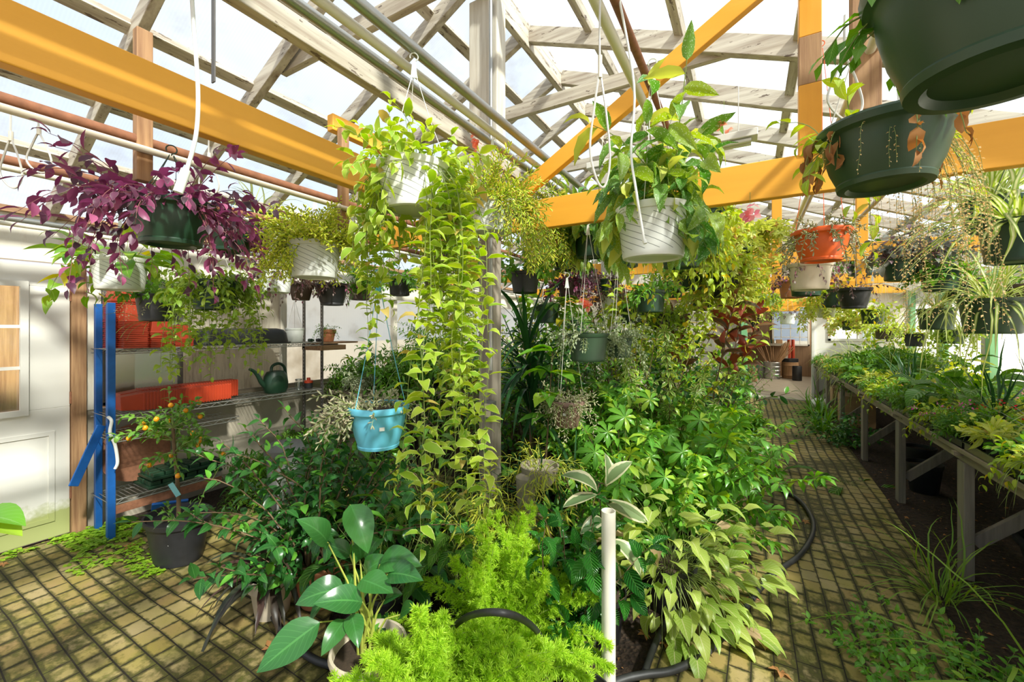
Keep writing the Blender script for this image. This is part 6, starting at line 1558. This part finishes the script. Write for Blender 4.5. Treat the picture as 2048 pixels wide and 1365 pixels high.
for i in range(12):
    o = MB().box((0, 0, .06), (r6.uniform(.08, .2), r6.uniform(.08, .2), .12)).build('workbench_clutter', M[r6.choice(['cardboard', 'perf', 'rust', 'green_plastic2', 'black_plastic'])], bevel=.01); o.location = (-1.3 + i * .19, 15.05 + r6.uniform(-.1, .1), 1.08); tag(o, f'small box or tin on the far workbench, {ordn[i]} from its left end', 'box', 'clutter on the far workbench')
o = MB().bb((-.16, -.02, 0), (.16, .02, .62)).build('dark_mirror', M['black']); o.location = (.1, BY - .03, 1.45); tag(o, 'dark framed panel on the back wall of the far room', 'panel')
# cardboard boxes under the far bench
for i, (y, z, lb) in enumerate(((9.6, 0, 'brown carton on the ground under the far end of the bench'), (8.6, 0, 'brown carton under the bench between two legs'))):
    o = MB().bb((-.2, -.25, 0), (.2, .25, .48)).build('carton', M['cardboard'], bevel=.005); o.location = (1.5, y, z); tag(o, lb, 'carton')
o = MB().ico((0, 0, .1), .14, 2, (1.3, 1, .8)).build('pale_stone', M['white_plastic']); o.location = (1.2, 9.9, 0); tag(o, 'pale rock at the foot of the far bench end', 'rock')
tub = empty('black_tub', (1.75, 3.6, 0), 'large black plastic tub on the dirt under the bench', 'tub'); MB().lathe([(.28, 0), (.29, .01), (.36, .30), (.38, .30), (.38, .33), (.35, .33), (.30, .05)], 36).build('body', M['black_plastic'], tub, True)
for i, (x, y) in enumerate(((1.45, 5.4), (1.6, 6.1))):
    e = empty('nursery_pot', (x, y, 0), ['dark nursery pot under the bench beside the third leg', 'dark nursery pot deeper under the bench'][i], 'pot'); pot_mesh(e, .28, .28, 'black', 'nursery')

# ------------------------------------------------------------------ fallen leaves
F = Fol(999)
lab_places = [('right brick aisle near the hose', 1500, 1200), ('brick aisle inside the hose loop', 1580, 1050), ('aisle edge by the fern', 1540, 1290), ('bricks at the bottom of the aisle', 1400, 1330), ('soil beside the upright pipe', 1290, 1270), ('soil right of the upright pipe', 1330, 1290),
              ('bricks close to the yellow-green mound', 1460, 1200), ('aisle beside the bench shadow', 1610, 1045), ('left bricks beside the hose', 540, 1297), ('left bricks near the citrus tree', 260, 1095), ('left bricks by the white door', 8, 1130), ('aisle foreground', 1560, 1345)]
lm = F.r
for i, (w_, px, py) in enumerate(lab_places):
    G = Fol(1000 + i); 
    for k in range(1): G.leaf('maple', Vector((0, 0, 0)), (math.cos(i), math.sin(i), .25), (0.2, .1, 1), lm.uniform(.035, .06))
    me = G.mesh('fallen_leaf'); me.materials.append(LF['coralfl'] if i in (0, 2) else LF['dry'])
    o = bpy.data.objects.new('fallen_leaf', me); C.objects.link(o); o.location = gp(px, py, .03); tag(o, f'curled dry leaf lying on the {w_}', 'leaf')
F = Fol(1234)
for k in range(900):
    x = F.r.uniform(-.95, .0) if k % 2 else F.r.uniform(.8, 2.3); y = F.r.uniform(.9, 6)
    a = F.r.uniform(0, 6.28); F.leaf('small', Vector((x, y, .006)), (math.cos(a), math.sin(a), .15), (F.r.gauss(0, .3), F.r.gauss(0, .3), 1), F.r.uniform(.012, .04))
me = F.mesh('leaf_litter'); me.materials.append(LF['dry']); o = bpy.data.objects.new('leaf_litter', me); C.objects.link(o); tag(o, 'small brown leaf litter scattered over the dark ground', 'leaf litter', kind='stuff')

# a plant at the left edge whose broad leaves reach into the picture
e = standing('broadleaf_plant', 'bright broad leaves reaching in at the left edge beside the white door', 'potted plant', ground(-330, 1.02), (.26, .26, 'black', 'nursery'))
F = Fol(61); o0 = e.location
for bx, by, tx, ty, L in ((-90, 1050, 55, 1022, .17), (-80, 1040, 35, 1060, .15), (-200, 1000, -120, 960, .16), (-260, 1100, -330, 1060, .16)):
    b0 = at(bx, by, .95) - o0; tp = at(tx, ty, .95) - o0; root = Vector((0, 0, .22))
    F.tube([root, root.lerp(b0, .5) + Vector((0, 0, .1)), b0], .005); F.leaf('big', b0, (tp - b0).normalized(), Vector((0, 0, 1)), L)
F.build(LF['scheff'], e)
# pink bloom hanging over the rim of the huge basket
F = Fol(62); p0 = at(1985, -10, .50) - gb.location
for k in range(7):
    a = k * .9; F.leaf('lance', p0, (math.cos(a) * .25, math.sin(a) * .25, -1), (math.cos(a), math.sin(a), .2), .035)
F.tube([p0 + Vector((0, 0, .08)), p0], .003); F.build(LF['magentafl'], gb, 'flower', M['stem'], 'flower_stalk')
